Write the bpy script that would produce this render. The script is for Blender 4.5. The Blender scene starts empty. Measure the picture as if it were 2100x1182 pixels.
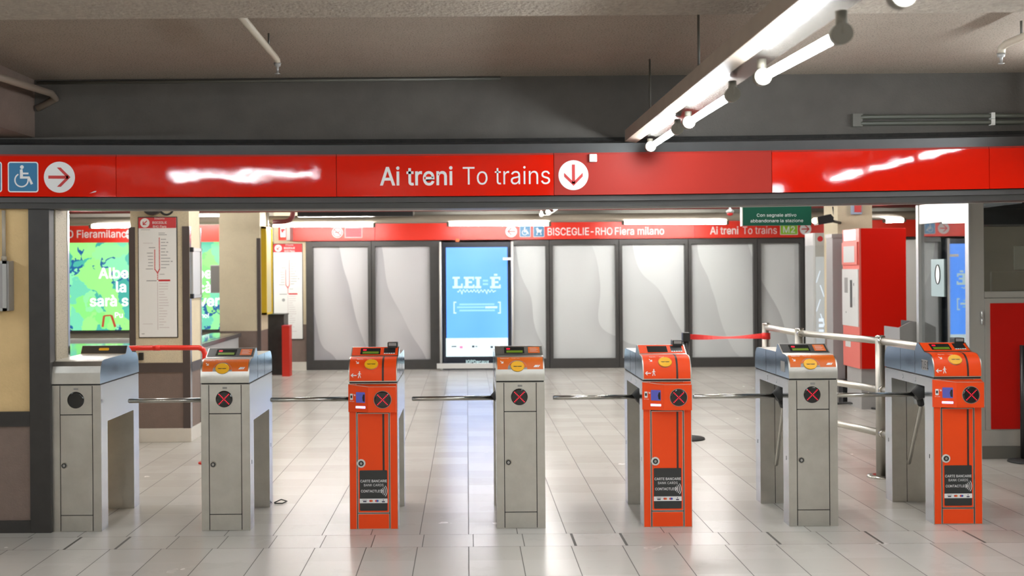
import bpy, bmesh, math, random
from mathutils import Vector, Matrix
from mathutils.geometry import tessellate_polygon

# ------------------------------------------------------------------ camera, world, exposure
SC = bpy.context.scene
COL = SC.collection
F_PX, CX, CY, ROLL, EYE = 2215.0, 957.0, 553.0, 0.0075, 1.6
cam_data = bpy.data.cameras.new('camera')
cam_data.sensor_width = 36.0
cam_data.lens = 36.0 * F_PX / 2100.0
cam_data.shift_x = (1050.0 - CX) / 2100.0
cam_data.shift_y = -(591.0 - CY) / 2100.0
cam_data.dof.use_dof = True
cam_data.dof.focus_distance = 6.75
cam_data.dof.aperture_fstop = 2.8
cam = bpy.data.objects.new('camera', cam_data)
cam.location = (0, 0, EYE)
cam.rotation_euler = (math.pi / 2, ROLL, 0)
COL.objects.link(cam)
SC.camera = cam
world = bpy.data.worlds.new('world')
world.use_nodes = True
world.node_tree.nodes['Background'].inputs[0].default_value = (0.9, 0.95, 1.0, 1)
world.node_tree.nodes['Background'].inputs[1].default_value = 0.02
SC.world = world
SC.view_settings.view_transform = 'Standard'
SC.view_settings.look = 'None'
SC.view_settings.gamma = 1.0
SC.view_settings.use_curve_mapping = False
SC.view_settings.exposure = 0.0
SC.cycles.use_denoising = True
SC.cycles.max_bounces = 8
SC.cycles.sample_clamp_indirect = 6.0
SC.cycles.caustics_reflective = False
NEAR_LIGHT, FAR_LIGHT = 125.0, 108.0        # radiance of the fluorescent tubes
COOL, WARM = (0.90, 0.97, 1.0), (1.0, 0.98, 0.94)


def at(px, py, Y):
    """World point at depth Y behind a pixel of the photograph."""
    u, v = (px - CX) / F_PX, (CY - py) / F_PX
    return Vector((Y * (u + v * ROLL), Y, EYE + Y * (v - u * ROLL)))


# ------------------------------------------------------------------ materials
class NT:
    def __init__(s, name):
        s.m = bpy.data.materials.new(name)
        s.m.use_nodes = True
        s.t = s.m.node_tree
        s.b = s.t.nodes['Principled BSDF']

    def n(s, kind, **kw):
        x = s.t.nodes.new(kind)
        for k, v in kw.items():
            setattr(x, k, v)
        return x

    def l(s, a, b):
        s.t.links.new(a, b)

    def math(s, op, a, b=0.0, c=None):
        x = s.n('ShaderNodeMath', operation=op)
        for i, q in enumerate((a, b, c)):
            if q is None:
                continue
            if isinstance(q, (int, float)):
                x.inputs[i].default_value = q
            else:
                s.l(q, x.inputs[i])
        return x.outputs[0]

    def mix(s, fac, c1, c2):
        x = s.n('ShaderNodeMix', data_type='RGBA')
        for i, q in ((0, fac), (6, c1), (7, c2)):
            if isinstance(q, (int, float)):
                x.inputs[i].default_value = q
            elif isinstance(q, tuple):
                x.inputs[i].default_value = (*q[:3], 1)
            else:
                s.l(q, x.inputs[i])
        return x.outputs[2]

    def coord(s):
        return s.n('ShaderNodeNewGeometry').outputs['Position']

    def noise(s, scale, detail=3.0, rough=0.55, vec=None):
        x = s.n('ShaderNodeTexNoise')
        x.inputs['Scale'].default_value = scale
        x.inputs['Detail'].default_value = detail
        x.inputs['Roughness'].default_value = rough
        s.l(vec if vec is not None else s.coord(), x.inputs['Vector'])
        return x.outputs[0]

    def bump(s, h, strength, dist=0.01):
        x = s.n('ShaderNodeBump')
        x.inputs['Strength'].default_value = strength
        x.inputs['Distance'].default_value = dist
        s.l(h, x.inputs['Height'])
        s.l(x.outputs[0], s.b.inputs['Normal'])


def mat(name, col, rough=0.5, metal=0.0, vary=0.0, vscale=6.0, bump=0.0, bscale=80.0, bdist=0.01, spec=0.5, coat=0.0, emit=None, estr=0.0, rvary=0.0):
    k = NT(name)
    b = k.b
    b.inputs['Base Color'].default_value = (*col, 1)
    b.inputs['Roughness'].default_value = rough
    b.inputs['Metallic'].default_value = metal
    b.inputs['Specular IOR Level'].default_value = spec
    b.inputs['Coat Weight'].default_value = coat
    b.inputs['Coat Roughness'].default_value = 0.08
    if vary:
        f = k.noise(vscale)
        k.l(k.mix(f, tuple(c * (1 - vary) for c in col), tuple(min(1, c * (1 + vary)) for c in col)), b.inputs['Base Color'])
    if rvary:
        f = k.noise(vscale * 0.7, 4.0)
        k.l(k.math('MULTIPLY_ADD', f, rvary, rough - rvary / 2), b.inputs['Roughness'])
    if bump:
        k.bump(k.noise(bscale, 4.0, 0.6), bump, bdist)
    if emit:
        b.inputs['Emission Color'].default_value = (*emit, 1)
        b.inputs['Emission Strength'].default_value = estr
    return k.m


def speckled(name, base, dark, rough=0.7, scale=220.0, amount=0.62):
    k = NT(name)
    f = k.noise(scale, 2.0)
    m = k.math('GREATER_THAN', f, amount)
    g = k.noise(5.0)
    c = k.mix(g, tuple(x * 0.9 for x in base), tuple(min(1, x * 1.08) for x in base))
    k.l(k.mix(m, c, dark), k.b.inputs['Base Color'])
    k.b.inputs['Roughness'].default_value = rough
    k.bump(k.noise(90.0), 0.15)
    return k.m


M = {}
M['ceiling'] = speckled('ceiling_plaster', (0.30, 0.245, 0.20), (0.12, 0.10, 0.085), 0.9, 120.0, 0.60)
M['beam_rough'] = mat('rough_plaster', (0.40, 0.34, 0.28), 0.9, vary=0.35, vscale=45, bump=1.0, bscale=60, bdist=0.03)
M['beam_dark'] = mat('dark_beam_paint', (0.085, 0.076, 0.068), 0.75, vary=0.25, vscale=5, bump=0.3, bscale=70)
M['far_ceiling'] = mat('far_ceiling_paint', (0.10, 0.09, 0.085), 0.8, vary=0.3, vscale=3)
M['header_dark'] = mat('dark_header_paint', (0.052, 0.050, 0.049), 0.45, vary=0.2, vscale=9, bump=0.1, bscale=30)
M['header_grey'] = mat('grey_ledge', (0.055, 0.054, 0.055), 0.4, vary=0.2, vscale=10)
M['cream'] = mat('cream_plaster', (0.72, 0.51, 0.25), 0.7, vary=0.12, vscale=7, bump=0.35, bscale=55)
M['beige'] = speckled('beige_plaster', (0.69, 0.595, 0.42), (0.42, 0.34, 0.24), 0.75)
M['terrazzo'] = speckled('speckled_stone', (0.50, 0.43, 0.31), (0.22, 0.185, 0.14), 0.5, 150.0, 0.63)
M['brown'] = mat('brown_plaster', (0.20, 0.145, 0.12), 0.6, vary=0.12, vscale=14, bump=0.35, bscale=70)
M['frame_dark'] = mat('dark_wall_paint', (0.035, 0.032, 0.030), 0.45, vary=0.3, vscale=11)
M['frame_brown'] = mat('dark_brown_trim', (0.075, 0.058, 0.055), 0.4, vary=0.15, vscale=9)
M['white_base'] = mat('white_marble', (0.68, 0.64, 0.57), 0.3, vary=0.1, vscale=6)
M['wall_far'] = mat('far_wall_paint', (0.52, 0.44, 0.32), 0.7, vary=0.08, vscale=3)
M['wall_back'] = mat('back_hall_paint', (0.42, 0.38, 0.33), 0.7, vary=0.08, vscale=3)
M['red'] = mat('red_enamel', (0.66, 0.012, 0.003), 0.035, spec=0.32, vary=0.06, vscale=3, bump=0.05, bscale=190, bdist=0.0006)


def wavy(m):
    t = m.node_tree
    b = [x for x in t.nodes if x.type == 'BUMP'][0]
    n = t.nodes.new('ShaderNodeTexNoise')
    n.inputs['Scale'].default_value = 4.5
    n.inputs['Detail'].default_value = 1.5
    t.links.new([x for x in t.nodes if x.type == 'NEW_GEOMETRY'][0].outputs['Position'], n.inputs['Vector'])
    b2 = t.nodes.new('ShaderNodeBump')
    b2.inputs['Strength'].default_value = 0.12
    b2.inputs['Distance'].default_value = 0.012
    t.links.new(n.outputs[0], b2.inputs['Height'])
    t.links.new(b2.outputs[0], b.inputs['Normal'])


wavy(M['red'])
M['red_matte'] = mat('red_matte_film', (0.36, 0.022, 0.013), 0.50, vary=0.06, vscale=3, spec=0.25)
M['red_far'] = mat('red_sign_vinyl', (0.72, 0.030, 0.014), 0.35)
M['red_edge'] = mat('dark_red_edge', (0.36, 0.02, 0.012), 0.3)
M['white'] = mat('white_lettering', (0.80, 0.80, 0.80), 0.4)
M['white_paint'] = mat('white_paint', (0.74, 0.73, 0.70), 0.4)
M['blue_sign'] = mat('blue_pictogram', (0.012, 0.16, 0.34), 0.35)
M['sign_red'] = mat('red_pictogram', (0.55, 0.03, 0.03), 0.35)


def brushed(name, col, rough):
    k = NT(name)
    mp = k.n('ShaderNodeMapping')
    mp.inputs['Scale'].default_value = (1.0, 1.0, 0.06)
    k.l(k.coord(), mp.inputs['Vector'])
    streak = k.noise(160.0, 2.0, 0.6, mp.outputs[0])
    blot = k.noise(7.0, 5.0, 0.65)
    c = k.mix(blot, tuple(x * 0.80 for x in col), tuple(min(1, x * 1.16) for x in col))
    k.l(c, k.b.inputs['Base Color'])
    k.b.inputs['Metallic'].default_value = 1.0
    k.l(k.math('ADD', k.math('MULTIPLY_ADD', blot, 0.18, rough - 0.09), k.math('MULTIPLY_ADD', streak, 0.14, -0.07)), k.b.inputs['Roughness'])
    k.bump(streak, 0.10, 0.0006)
    return k.m


M['steel'] = brushed('brushed_steel', (0.66, 0.64, 0.595), 0.36)
M['steel_side'] = mat('polished_steel', (0.68, 0.73, 0.80), 0.15, 1.0, rvary=0.08, vscale=5)
M['cover_side'] = mat('blue_tinted_steel', (0.48, 0.66, 0.90), 0.11, 1.0, rvary=0.08, vscale=7)  # even blue tint in the base colour of the cover sides
M['steel_tube'] = mat('stainless_tube', (0.55, 0.53, 0.49), 0.22, 1.0)
M['steel_post'] = mat('satin_steel_post', (0.42, 0.40, 0.36), 0.38, 0.9)
M['steel_rail'] = mat('satin_rail_steel', (0.62, 0.59, 0.53), 0.36, 0.95)
M['alu'] = mat('aluminium_frame', (0.56, 0.55, 0.52), 0.42, 0.55)
M['alu_light'] = mat('light_aluminium', (0.52, 0.52, 0.51), 0.3, 0.4)
M['seam'] = mat('dark_gap', (0.012, 0.012, 0.012), 0.6)
M['black'] = mat('black_plastic', (0.014, 0.014, 0.015), 0.35)
M['black_gloss'] = mat('black_lens', (0.008, 0.008, 0.009), 0.06, coat=0.6)
M['rubber'] = mat('dark_rubber', (0.03, 0.03, 0.03), 0.6)
M['charcoal'] = mat('charcoal_panel', (0.035, 0.033, 0.032), 0.42)
M['orange'] = mat('orange_film', (0.88, 0.072, 0.008), 0.42, vary=0.05, vscale=6, spec=0.3)
M['orange_label'] = mat('orange_label', (0.72, 0.14, 0.012), 0.4)
M['stripe'] = mat('dark_stripe', (0.035, 0.022, 0.020), 0.4)
M['yellow'] = mat('yellow_ticket_slot', (0.90, 0.46, 0.01), 0.35)
M['poster'] = mat('dark_poster', (0.030, 0.032, 0.032), 0.4)
M['lcd'] = mat('display_glass', (0.02, 0.02, 0.018), 0.12)
M['lcd_green'] = mat('display_green', (0.10, 0.16, 0.01), 0.3, emit=(0.20, 0.32, 0.02), estr=0.22)
M['led_red'] = mat('red_led', (0.3, 0.0, 0.01), 0.3, emit=(1.0, 0.012, 0.045), estr=1.05)
M['led_blue'] = mat('blue_led', (0.1, 0.2, 0.9), 0.3, emit=(0.25, 0.42, 1.0), estr=4.0)
M['reader'] = mat('violet_reader', (0.04, 0.04, 0.18), 0.12, emit=(0.10, 0.11, 0.42), estr=0.55)
M['tape'] = mat('red_tape', (0.75, 0.02, 0.015), 0.45)
M['pipe_red'] = mat('red_pipe_paint', (0.72, 0.025, 0.012), 0.3)
M['conduit'] = mat('cream_conduit', (0.46, 0.40, 0.32), 0.45)
M['conduit_dark'] = mat('dark_conduit', (0.10, 0.095, 0.08), 0.4)
M['grey_metal'] = mat('grey_metal', (0.30, 0.29, 0.28), 0.4, 0.3)
M['grey_light'] = mat('light_grey_panel', (0.55, 0.55, 0.55), 0.4)
M['granite'] = mat('dark_granite', (0.10, 0.10, 0.11), 0.15)
M['glaze'] = mat('polished_top', (0.50, 0.50, 0.50), 0.06, 0.9)
M['machine_red'] = mat('machine_red', (0.66, 0.008, 0.002), 0.4, spec=0.25)
M['machine_front'] = mat('machine_front_red', (0.72, 0.16, 0.13), 0.4)
M['green_sign'] = mat('green_sign', (0.006, 0.085, 0.052), 0.4)
M['m_green'] = mat('green_line_badge', (0.28, 0.55, 0.02), 0.4)
M['yellow_board'] = mat('yellow_board', (0.80, 0.55, 0.02), 0.4)


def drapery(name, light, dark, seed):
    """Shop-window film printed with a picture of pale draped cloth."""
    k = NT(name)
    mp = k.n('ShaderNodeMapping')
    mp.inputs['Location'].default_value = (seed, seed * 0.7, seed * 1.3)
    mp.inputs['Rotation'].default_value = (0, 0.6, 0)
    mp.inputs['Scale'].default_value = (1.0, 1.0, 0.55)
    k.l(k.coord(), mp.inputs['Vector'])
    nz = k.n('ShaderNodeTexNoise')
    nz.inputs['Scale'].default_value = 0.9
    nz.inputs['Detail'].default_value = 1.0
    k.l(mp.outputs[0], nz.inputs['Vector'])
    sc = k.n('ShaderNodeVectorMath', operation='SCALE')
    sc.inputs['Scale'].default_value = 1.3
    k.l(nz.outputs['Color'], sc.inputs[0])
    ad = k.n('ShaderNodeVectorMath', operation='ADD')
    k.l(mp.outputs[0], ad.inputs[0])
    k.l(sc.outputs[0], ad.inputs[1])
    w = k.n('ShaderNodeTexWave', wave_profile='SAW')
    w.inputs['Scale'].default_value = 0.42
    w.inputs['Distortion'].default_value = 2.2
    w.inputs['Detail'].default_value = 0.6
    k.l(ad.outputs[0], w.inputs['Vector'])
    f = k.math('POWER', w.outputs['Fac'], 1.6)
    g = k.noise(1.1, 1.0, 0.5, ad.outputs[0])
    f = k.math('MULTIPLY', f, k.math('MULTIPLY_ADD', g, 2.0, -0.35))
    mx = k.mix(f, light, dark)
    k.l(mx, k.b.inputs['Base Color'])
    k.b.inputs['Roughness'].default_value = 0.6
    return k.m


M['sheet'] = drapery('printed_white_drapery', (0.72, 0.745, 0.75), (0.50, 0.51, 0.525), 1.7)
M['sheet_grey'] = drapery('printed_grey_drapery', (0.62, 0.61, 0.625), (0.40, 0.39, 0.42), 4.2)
M['tube_near'] = mat('cool_tube', (1, 1, 1), 0.4, emit=COOL, estr=NEAR_LIGHT)
M['tube_far'] = mat('warm_tube', (1, 1, 1), 0.4, emit=WARM, estr=FAR_LIGHT)
M['lens_warm'] = mat('warm_lens', (1, 1, 1), 0.4, emit=(1.0, 0.86, 0.55), estr=9.0)
M['screen_blue'] = None
M['screen_white'] = mat('screen_white', (0.02, 0.02, 0.02), 0.3, emit=(0.80, 0.97, 1.0), estr=1.25)
M['screen_text'] = mat('screen_text', (0.02, 0.02, 0.02), 0.3, emit=(0.72, 0.98, 1.0), estr=1.15)
M['screen_soft'] = mat('screen_soft_text', (0.02, 0.02, 0.02), 0.3, emit=(0.34, 0.72, 1.0), estr=1.25)
M['screen_pink'] = mat('screen_pink', (0.02, 0.02, 0.02), 0.3, emit=(1.0, 0.30, 0.60), estr=1.0)
M['ad_text'] = mat('advert_text', (0.02, 0.02, 0.02), 0.3, emit=(1.0, 1.0, 1.0), estr=1.5)
M['ad_red'] = mat('advert_red', (0.02, 0.02, 0.02), 0.3, emit=(0.55, 0.06, 0.03), estr=1.0)
M['lit_panel'] = mat('lit_panel', (0.1, 0.1, 0.1), 0.3, emit=(0.80, 0.90, 1.0), estr=1.0)
M['lit_white'] = mat('lit_white', (0.1, 0.1, 0.1), 0.3, emit=(1.0, 0.98, 1.0), estr=1.6)
M['map_red'] = mat('map_red', (0.62, 0.03, 0.04), 0.4)
M['map_grey'] = mat('map_grey', (0.38, 0.38, 0.39), 0.5)
M['map_pale'] = mat('map_pale', (0.66, 0.60, 0.60), 0.5)
M['interior'] = mat('dark_interior', (0.02, 0.021, 0.022), 0.6)
M['door_red'] = mat('door_red', (0.62, 0.005, 0.001), 0.5, spec=0.25)

M['tray_metal'] = mat('grey_tray_enamel', (0.05, 0.045, 0.04), 0.22, 0.3, vary=0.3, vscale=12)
M['black_strip'] = mat('uneven_black_strip', (0.018, 0.017, 0.016), 0.9, vary=0.6, vscale=25, bump=0.6, bscale=40)  # uneven black strip between the header beam and the ledge
M['door_white'] = mat('white_door_enamel', (0.86, 0.86, 0.84), 0.4)
M['map_sheet'] = mat('map_sheet', (0.86, 0.86, 0.84), 0.35)
M['cap_beige'] = mat('beige_lamp_holder', (0.17, 0.155, 0.125), 0.5)
M['conduit_tr'] = mat('brown_trunking', (0.30, 0.24, 0.19), 0.45, vary=0.2, vscale=8)
M['frame_brown2'] = mat('brown_pipe', (0.20, 0.155, 0.12), 0.5)
M['conduit_green'] = mat('grey_green_conduit', (0.085, 0.088, 0.072), 0.4)
M['notice_red'] = mat('notice_red', (0.42, 0.06, 0.09), 0.4)
M['screen_case'] = mat('screen_case', (0.014, 0.018, 0.032), 0.25)
M['pipe_dull'] = mat('dull_red_pipe', (0.26, 0.05, 0.05), 0.4)
M['beacon_red'] = mat('red_beacon', (0.60, 0.02, 0.02), 0.3)
M['box_blue'] = mat('pale_blue_case', (0.36, 0.46, 0.62), 0.4)
M['yellow_pale'] = mat('pale_yellow_sheet', (0.66, 0.60, 0.36), 0.5)
M['bin_dark'] = mat('dark_wood', (0.035, 0.032, 0.032), 0.4, vary=0.5, vscale=10)
M['plinth'] = mat('grey_plinth', (0.36, 0.35, 0.34), 0.5, vary=0.1, vscale=6)
M['totem_grey'] = mat('totem_shell', (0.50, 0.51, 0.51), 0.25)
M['cabinet_grey'] = mat('cabinet_grey', (0.34, 0.32, 0.32), 0.5)
M['grey_pale'] = mat('pale_grey_panel', (0.62, 0.62, 0.61), 0.4)
M['lit_soft'] = mat('soft_light_panel', (0.45, 0.47, 0.48), 0.3, emit=(0.55, 0.62, 0.66), estr=0.35)
M['booth_base'] = mat('booth_plinth', (0.16, 0.15, 0.13), 0.5, vary=0.15)
M['booth_inner'] = mat('booth_inner_wall', (0.06, 0.06, 0.06), 0.7)
M['pale_plate'] = mat('pale_plate', (0.34, 0.43, 0.43), 0.3)
M['paper'] = mat('paper', (0.62, 0.62, 0.56), 0.6)
M['screen_ink'] = mat('dark_ink', (0.05, 0.05, 0.10), 0.5)
M['blue_ink'] = mat('blue_ink', (0.03, 0.10, 0.45), 0.5)


def glass(name, tint=(1, 1, 1), rough=0.0):
    k = NT(name)
    k.t.nodes.remove(k.b)
    out = [x for x in k.t.nodes if x.type == 'OUTPUT_MATERIAL'][0]
    tr = k.n('ShaderNodeBsdfTransparent')
    tr.inputs[0].default_value = (*tint, 1)
    gl = k.n('ShaderNodeBsdfGlossy')
    gl.inputs['Roughness'].default_value = rough
    fr = k.n('ShaderNodeFresnel')
    fr.inputs[0].default_value = 1.55
    mx = k.n('ShaderNodeMixShader')
    k.l(k.math('MINIMUM', k.math('MULTIPLY', fr.outputs[0], 3.6), 0.85), mx.inputs[0])
    k.l(tr.outputs[0], mx.inputs[1])
    k.l(gl.outputs[0], mx.inputs[2])
    k.l(mx.outputs[0], out.inputs[0])
    return k.m


M['glass'] = glass('booth_glass', (0.86, 0.90, 0.90))


def screen_mat():
    k = NT('screen_blue')
    k.b.inputs['Base Color'].default_value = (0.02, 0.02, 0.02, 1)
    f = k.noise(1.3, 1.0)
    c = k.mix(f, (0.12, 0.46, 1.6), (0.20, 0.62, 1.75))
    k.l(c, k.b.inputs['Emission Color'])
    k.b.inputs['Emission Strength'].default_value = 1.15
    return k.m


M['screen_blue'] = screen_mat()


def leaf_mat():
    """Back-lit photograph of overlapping leaves: cells of greens with blue gaps."""
    k = NT('leaf_advert')
    k.b.inputs['Base Color'].default_value = (0.02, 0.02, 0.02, 1)
    v = k.n('ShaderNodeTexVoronoi')
    v.inputs['Scale'].default_value = 3.0
    w = k.n('ShaderNodeVectorMath', operation='ADD')
    nz = k.n('ShaderNodeTexNoise')
    nz.inputs['Scale'].default_value = 5.0
    nz.inputs['Detail'].default_value = 6.0
    pos = k.coord()
    k.l(pos, nz.inputs['Vector'])
    sc = k.n('ShaderNodeVectorMath', operation='SCALE')
    sc.inputs['Scale'].default_value = 0.45
    k.l(nz.outputs['Color'], sc.inputs[0])
    k.l(pos, w.inputs[0])
    k.l(sc.outputs[0], w.inputs[1])
    k.l(w.outputs[0], v.inputs['Vector'])
    r = k.n('ShaderNodeValToRGB')
    cr = r.color_ramp
    cr.elements[0].position, cr.elements[0].color = 0.0, (0.22, 0.80, 0.20, 1)
    cr.elements[1].position, cr.elements[1].color = 1.0, (0.03, 0.36, 0.30, 1)
    for p, c in ((0.35, (0.34, 0.92, 0.24, 1)), (0.62, (0.24, 0.82, 0.46, 1)), (0.80, (0.08, 0.52, 0.40, 1))):
        e = cr.elements.new(p)
        e.color = c
    sep = k.n('ShaderNodeSeparateColor')
    k.l(v.outputs['Color'], sep.inputs[0])
    k.l(sep.outputs[0], r.inputs[0])
    e2 = k.n('ShaderNodeTexVoronoi', feature='DISTANCE_TO_EDGE')
    e2.inputs['Scale'].default_value = 3.0
    k.l(w.outputs[0], e2.inputs['Vector'])
    edge = k.math('LESS_THAN', e2.outputs[0], 0.05)
    gap = k.math('MULTIPLY', edge, k.math('GREATER_THAN', k.noise(2.2, 1.0), 0.56))
    col = k.mix(gap, r.outputs[0], (0.0, 0.10, 0.30))
    k.l(col, k.b.inputs['Emission Color'])
    k.b.inputs['Emission Strength'].default_value = 1.2
    return k.m


M['leaves'] = leaf_mat()

TILE, ROW0 = 0.2955, 6.524


def floor_mat():
    k = NT('glazed_floor_tiles')
    sep = k.n('ShaderNodeSeparateXYZ')
    k.l(k.coord(), sep.inputs[0])
    x, y = sep.outputs[0], sep.outputs[1]
    strip = k.math('MULTIPLY', k.math('GREATER_THAN', y, ROW0 - TILE), k.math('LESS_THAN', y, ROW0))
    xs = k.math('SUBTRACT', x, k.math('MULTIPLY', strip, 0.027))
    xt = k.math('DIVIDE', xs, TILE)
    yt = k.math('DIVIDE', k.math('SUBTRACT', y, ROW0), TILE)
    fx, fy = k.math('FRACT', xt), k.math('FRACT', yt)
    ix, iy = k.math('FLOOR', xt), k.math('FLOOR', yt)
    ex = k.math('MINIMUM', fx, k.math('SUBTRACT', 1.0, fx))
    ey = k.math('MINIMUM', fy, k.math('SUBTRACT', 1.0, fy))
    near = k.math('LESS_THAN', y, ROW0)
    # wide open joints here and there along the threshold row
    ru = k.math('ROUND', xt)
    wn = k.n('ShaderNodeTexWhiteNoise', noise_dimensions='1D')
    k.l(ru, wn.inputs['W'])
    wide = k.math('MULTIPLY', strip, k.math('GREATER_THAN', wn.outputs[0], 0.6))
    wx = k.math('ADD', 0.0085, k.math('MULTIPLY', wide, 0.018))
    jx = k.math('LESS_THAN', ex, wx)
    jy_near = k.math('MULTIPLY', k.math('LESS_THAN', ey, 0.0095), strip)
    jy = k.math('LESS_THAN', ey, 0.0075)
    cb = k.n('ShaderNodeCombineXYZ')
    k.l(ix, cb.inputs[0])
    k.l(iy, cb.inputs[1])
    w2 = k.n('ShaderNodeTexWhiteNoise', noise_dimensions='2D')
    k.l(cb.outputs[0], w2.inputs['Vector'])
    tone = k.mix(w2.outputs['Value'], (0.525, 0.495, 0.445), (0.595, 0.565, 0.52))
    dirt = k.noise(3.0, 5.0, 0.6)
    tone = k.mix(k.math('MULTIPLY', k.math('GREATER_THAN', dirt, 0.60), 0.10), tone, (0.40, 0.36, 0.31))
    c = k.mix(k.math('MULTIPLY', jy, 0.45), tone, (0.22, 0.19, 0.16))
    c = k.mix(k.math('MAXIMUM', jx, jy_near), c, (0.085, 0.075, 0.065))
    k.l(c, k.b.inputs['Base Color'])
    rr = k.math('MULTIPLY_ADD', k.noise(2.3, 4.0), 0.12, 0.19)
    k.l(k.math('MAXIMUM', rr, k.math('MULTIPLY', k.math('MAXIMUM', jx, jy), 0.6)), k.b.inputs['Roughness'])
    h = k.math('SUBTRACT', k.noise(5.0, 2.0), k.math('MULTIPLY', k.math('MAXIMUM', jx, jy), 0.8))
    k.b.inputs['Specular IOR Level'].default_value = 0.44
    k.bump(h, 0.05, 0.004)
    return k.m


M['floor'] = floor_mat()


# ------------------------------------------------------------------ mesh building
class MB:
    def __init__(s):
        s.bm = bmesh.new()

    def face(s, pts, mi=0):
        f = s.bm.faces.new([s.bm.verts.new(p) for p in pts])
        f.material_index = mi
        return s

    def box(s, x0, x1, y0, y1, z0, z1, bevel=0.0, mi=0):
        vs = [s.bm.verts.new((x, y, z)) for x in (x0, x1) for y in (y0, y1) for z in (z0, z1)]
        fs = []
        for q in ((0, 1, 3, 2), (4, 6, 7, 5), (0, 4, 5, 1), (2, 3, 7, 6), (0, 2, 6, 4), (1, 5, 7, 3)):
            f = s.bm.faces.new([vs[i] for i in q])
            f.material_index = mi
            fs.append(f)
        if bevel:
            es = list({e for f in fs for e in f.edges})
            bmesh.ops.bevel(s.bm, geom=es, offset=bevel, segments=2, affect='EDGES', profile=0.6)
        return s

    def prism(s, poly, axis, a, b, mi=0):
        """Closed 2D outline swept between a and b along an axis ('x': outline in (y,z), 'y': (x,z), 'z': (x,y))."""
        def p(q, t):
            return {'x': (t, q[0], q[1]), 'y': (q[0], t, q[1]), 'z': (q[0], q[1], t)}[axis]
        A = [s.bm.verts.new(p(q, a)) for q in poly]
        B = [s.bm.verts.new(p(q, b)) for q in poly]
        n = len(poly)
        tris = tessellate_polygon([[Vector((q[0], q[1], 0)) for q in poly]])
        for t in tris:
            for L in (A, B):
                f = s.bm.faces.new([L[i] for i in t])
                f.material_index = mi
        for i in range(n):
            f = s.bm.faces.new((A[i], A[(i + 1) % n], B[(i + 1) % n], B[i]))
            f.material_index = mi
        return s

    def tube(s, pts, r, n=12, caps=True, mi=0):
        pts = [Vector(p) for p in pts]
        rs = r if isinstance(r, (list, tuple)) else [r] * len(pts)
        d0 = (pts[1] - pts[0]).normalized()
        side = d0.cross(Vector((0, 0, 1)))
        if side.length < 0.1:
            side = d0.cross(Vector((1, 0, 0)))
        side.normalize()
        rings = []
        for i, p in enumerate(pts):
            d = ((pts[min(i + 1, len(pts) - 1)] - p).normalized() + (p - pts[max(i - 1, 0)]).normalized()).normalized()
            u = (side - d * side.dot(d)).normalized()
            w = d.cross(u)
            side = u
            rings.append([s.bm.verts.new(p + (u * math.cos(t) + w * math.sin(t)) * rs[i]) for t in [2 * math.pi * j / n for j in range(n)]])
        for a, b in zip(rings, rings[1:]):
            for j in range(n):
                f = s.bm.faces.new((a[j], a[(j + 1) % n], b[(j + 1) % n], b[j]))
                f.smooth = True
                f.material_index = mi
        if caps:
            for q in (rings[0], list(reversed(rings[-1]))):
                f = s.bm.faces.new(q)
                f.material_index = mi
        return s

    def shape(s, sh, fn, mi=0):
        vs = [s.bm.verts.new(fn(x, y)) for x, y in sh[0]]
        for q in sh[1]:
            try:
                f = s.bm.faces.new([vs[i] for i in q])
                f.material_index = mi
            except ValueError:
                pass
        return s


def link(name, mb, mats, parent=None, local=False, recalc=True):
    if recalc:
        bmesh.ops.recalc_face_normals(mb.bm, faces=mb.bm.faces)
    me = bpy.data.meshes.new(name)
    mb.bm.to_mesh(me)
    mb.bm.free()
    for m in (mats if isinstance(mats, (list, tuple)) else [mats]):
        me.materials.append(M[m])
    o = bpy.data.objects.new(name, me)
    COL.objects.link(o)
    if parent is not None:
        root = parent
        off = Vector((0, 0, 0))
        while root is not None:
            off += root.location
            root = root.parent
        o.parent = parent
        if not local and off.length:
            me.transform(Matrix.Translation(-off))
    return o


part = link


def tag(o, label, cat, group=None):
    o['label'] = label
    o['category'] = cat
    if group:
        o['group'] = group
    return o


def thing(name, label, cat, loc=(0, 0, 0), group=None):
    o = bpy.data.objects.new(name, None)
    o.empty_display_size = 0.1
    o.location = loc
    COL.objects.link(o)
    return tag(o, label, cat, group)


def struct(name, mb, mats, parent=None):
    o = link(name, mb, mats, parent)
    if parent is None:
        o['kind'] = 'structure'
    return o


# ------------------------------------------------------------------ flat shapes (2D outlines with faces)
def s_poly(pts):
    t = tessellate_polygon([[Vector((x, y, 0)) for x, y in pts]])
    return [tuple(p) for p in pts], [tuple(q) for q in t]


def s_rect(x0, x1, y0, y1):
    return [(x0, y0), (x1, y0), (x1, y1), (x0, y1)], [(0, 1, 2, 3)]


def s_disc(cx, cy, r, ry=None, n=40):
    ry = ry or r
    return [(cx + r * math.cos(2 * math.pi * i / n), cy + ry * math.sin(2 * math.pi * i / n)) for i in range(n)], [tuple(range(n))]


def s_arc(cx, cy, r0, r1, a0, a1, n=24):
    v, f = [], []
    for i in range(n + 1):
        a = math.radians(a0 + (a1 - a0) * i / n)
        v += [(cx + r0 * math.cos(a), cy + r0 * math.sin(a)), (cx + r1 * math.cos(a), cy + r1 * math.sin(a))]
    for i in range(n):
        f.append((2 * i, 2 * i + 1, 2 * i + 3, 2 * i + 2))
    return v, f


def s_rrect(x0, x1, y0, y1, r, n=6):
    p = []
    for cx, cy, a in ((x1 - r, y1 - r, 0), (x0 + r, y1 - r, 90), (x0 + r, y0 + r, 180), (x1 - r, y0 + r, 270)):
        p += [(cx + r * math.cos(math.radians(a + 90 * i / n)), cy + r * math.sin(math.radians(a + 90 * i / n))) for i in range(n + 1)]
    return p, [tuple(range(len(p)))]


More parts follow.
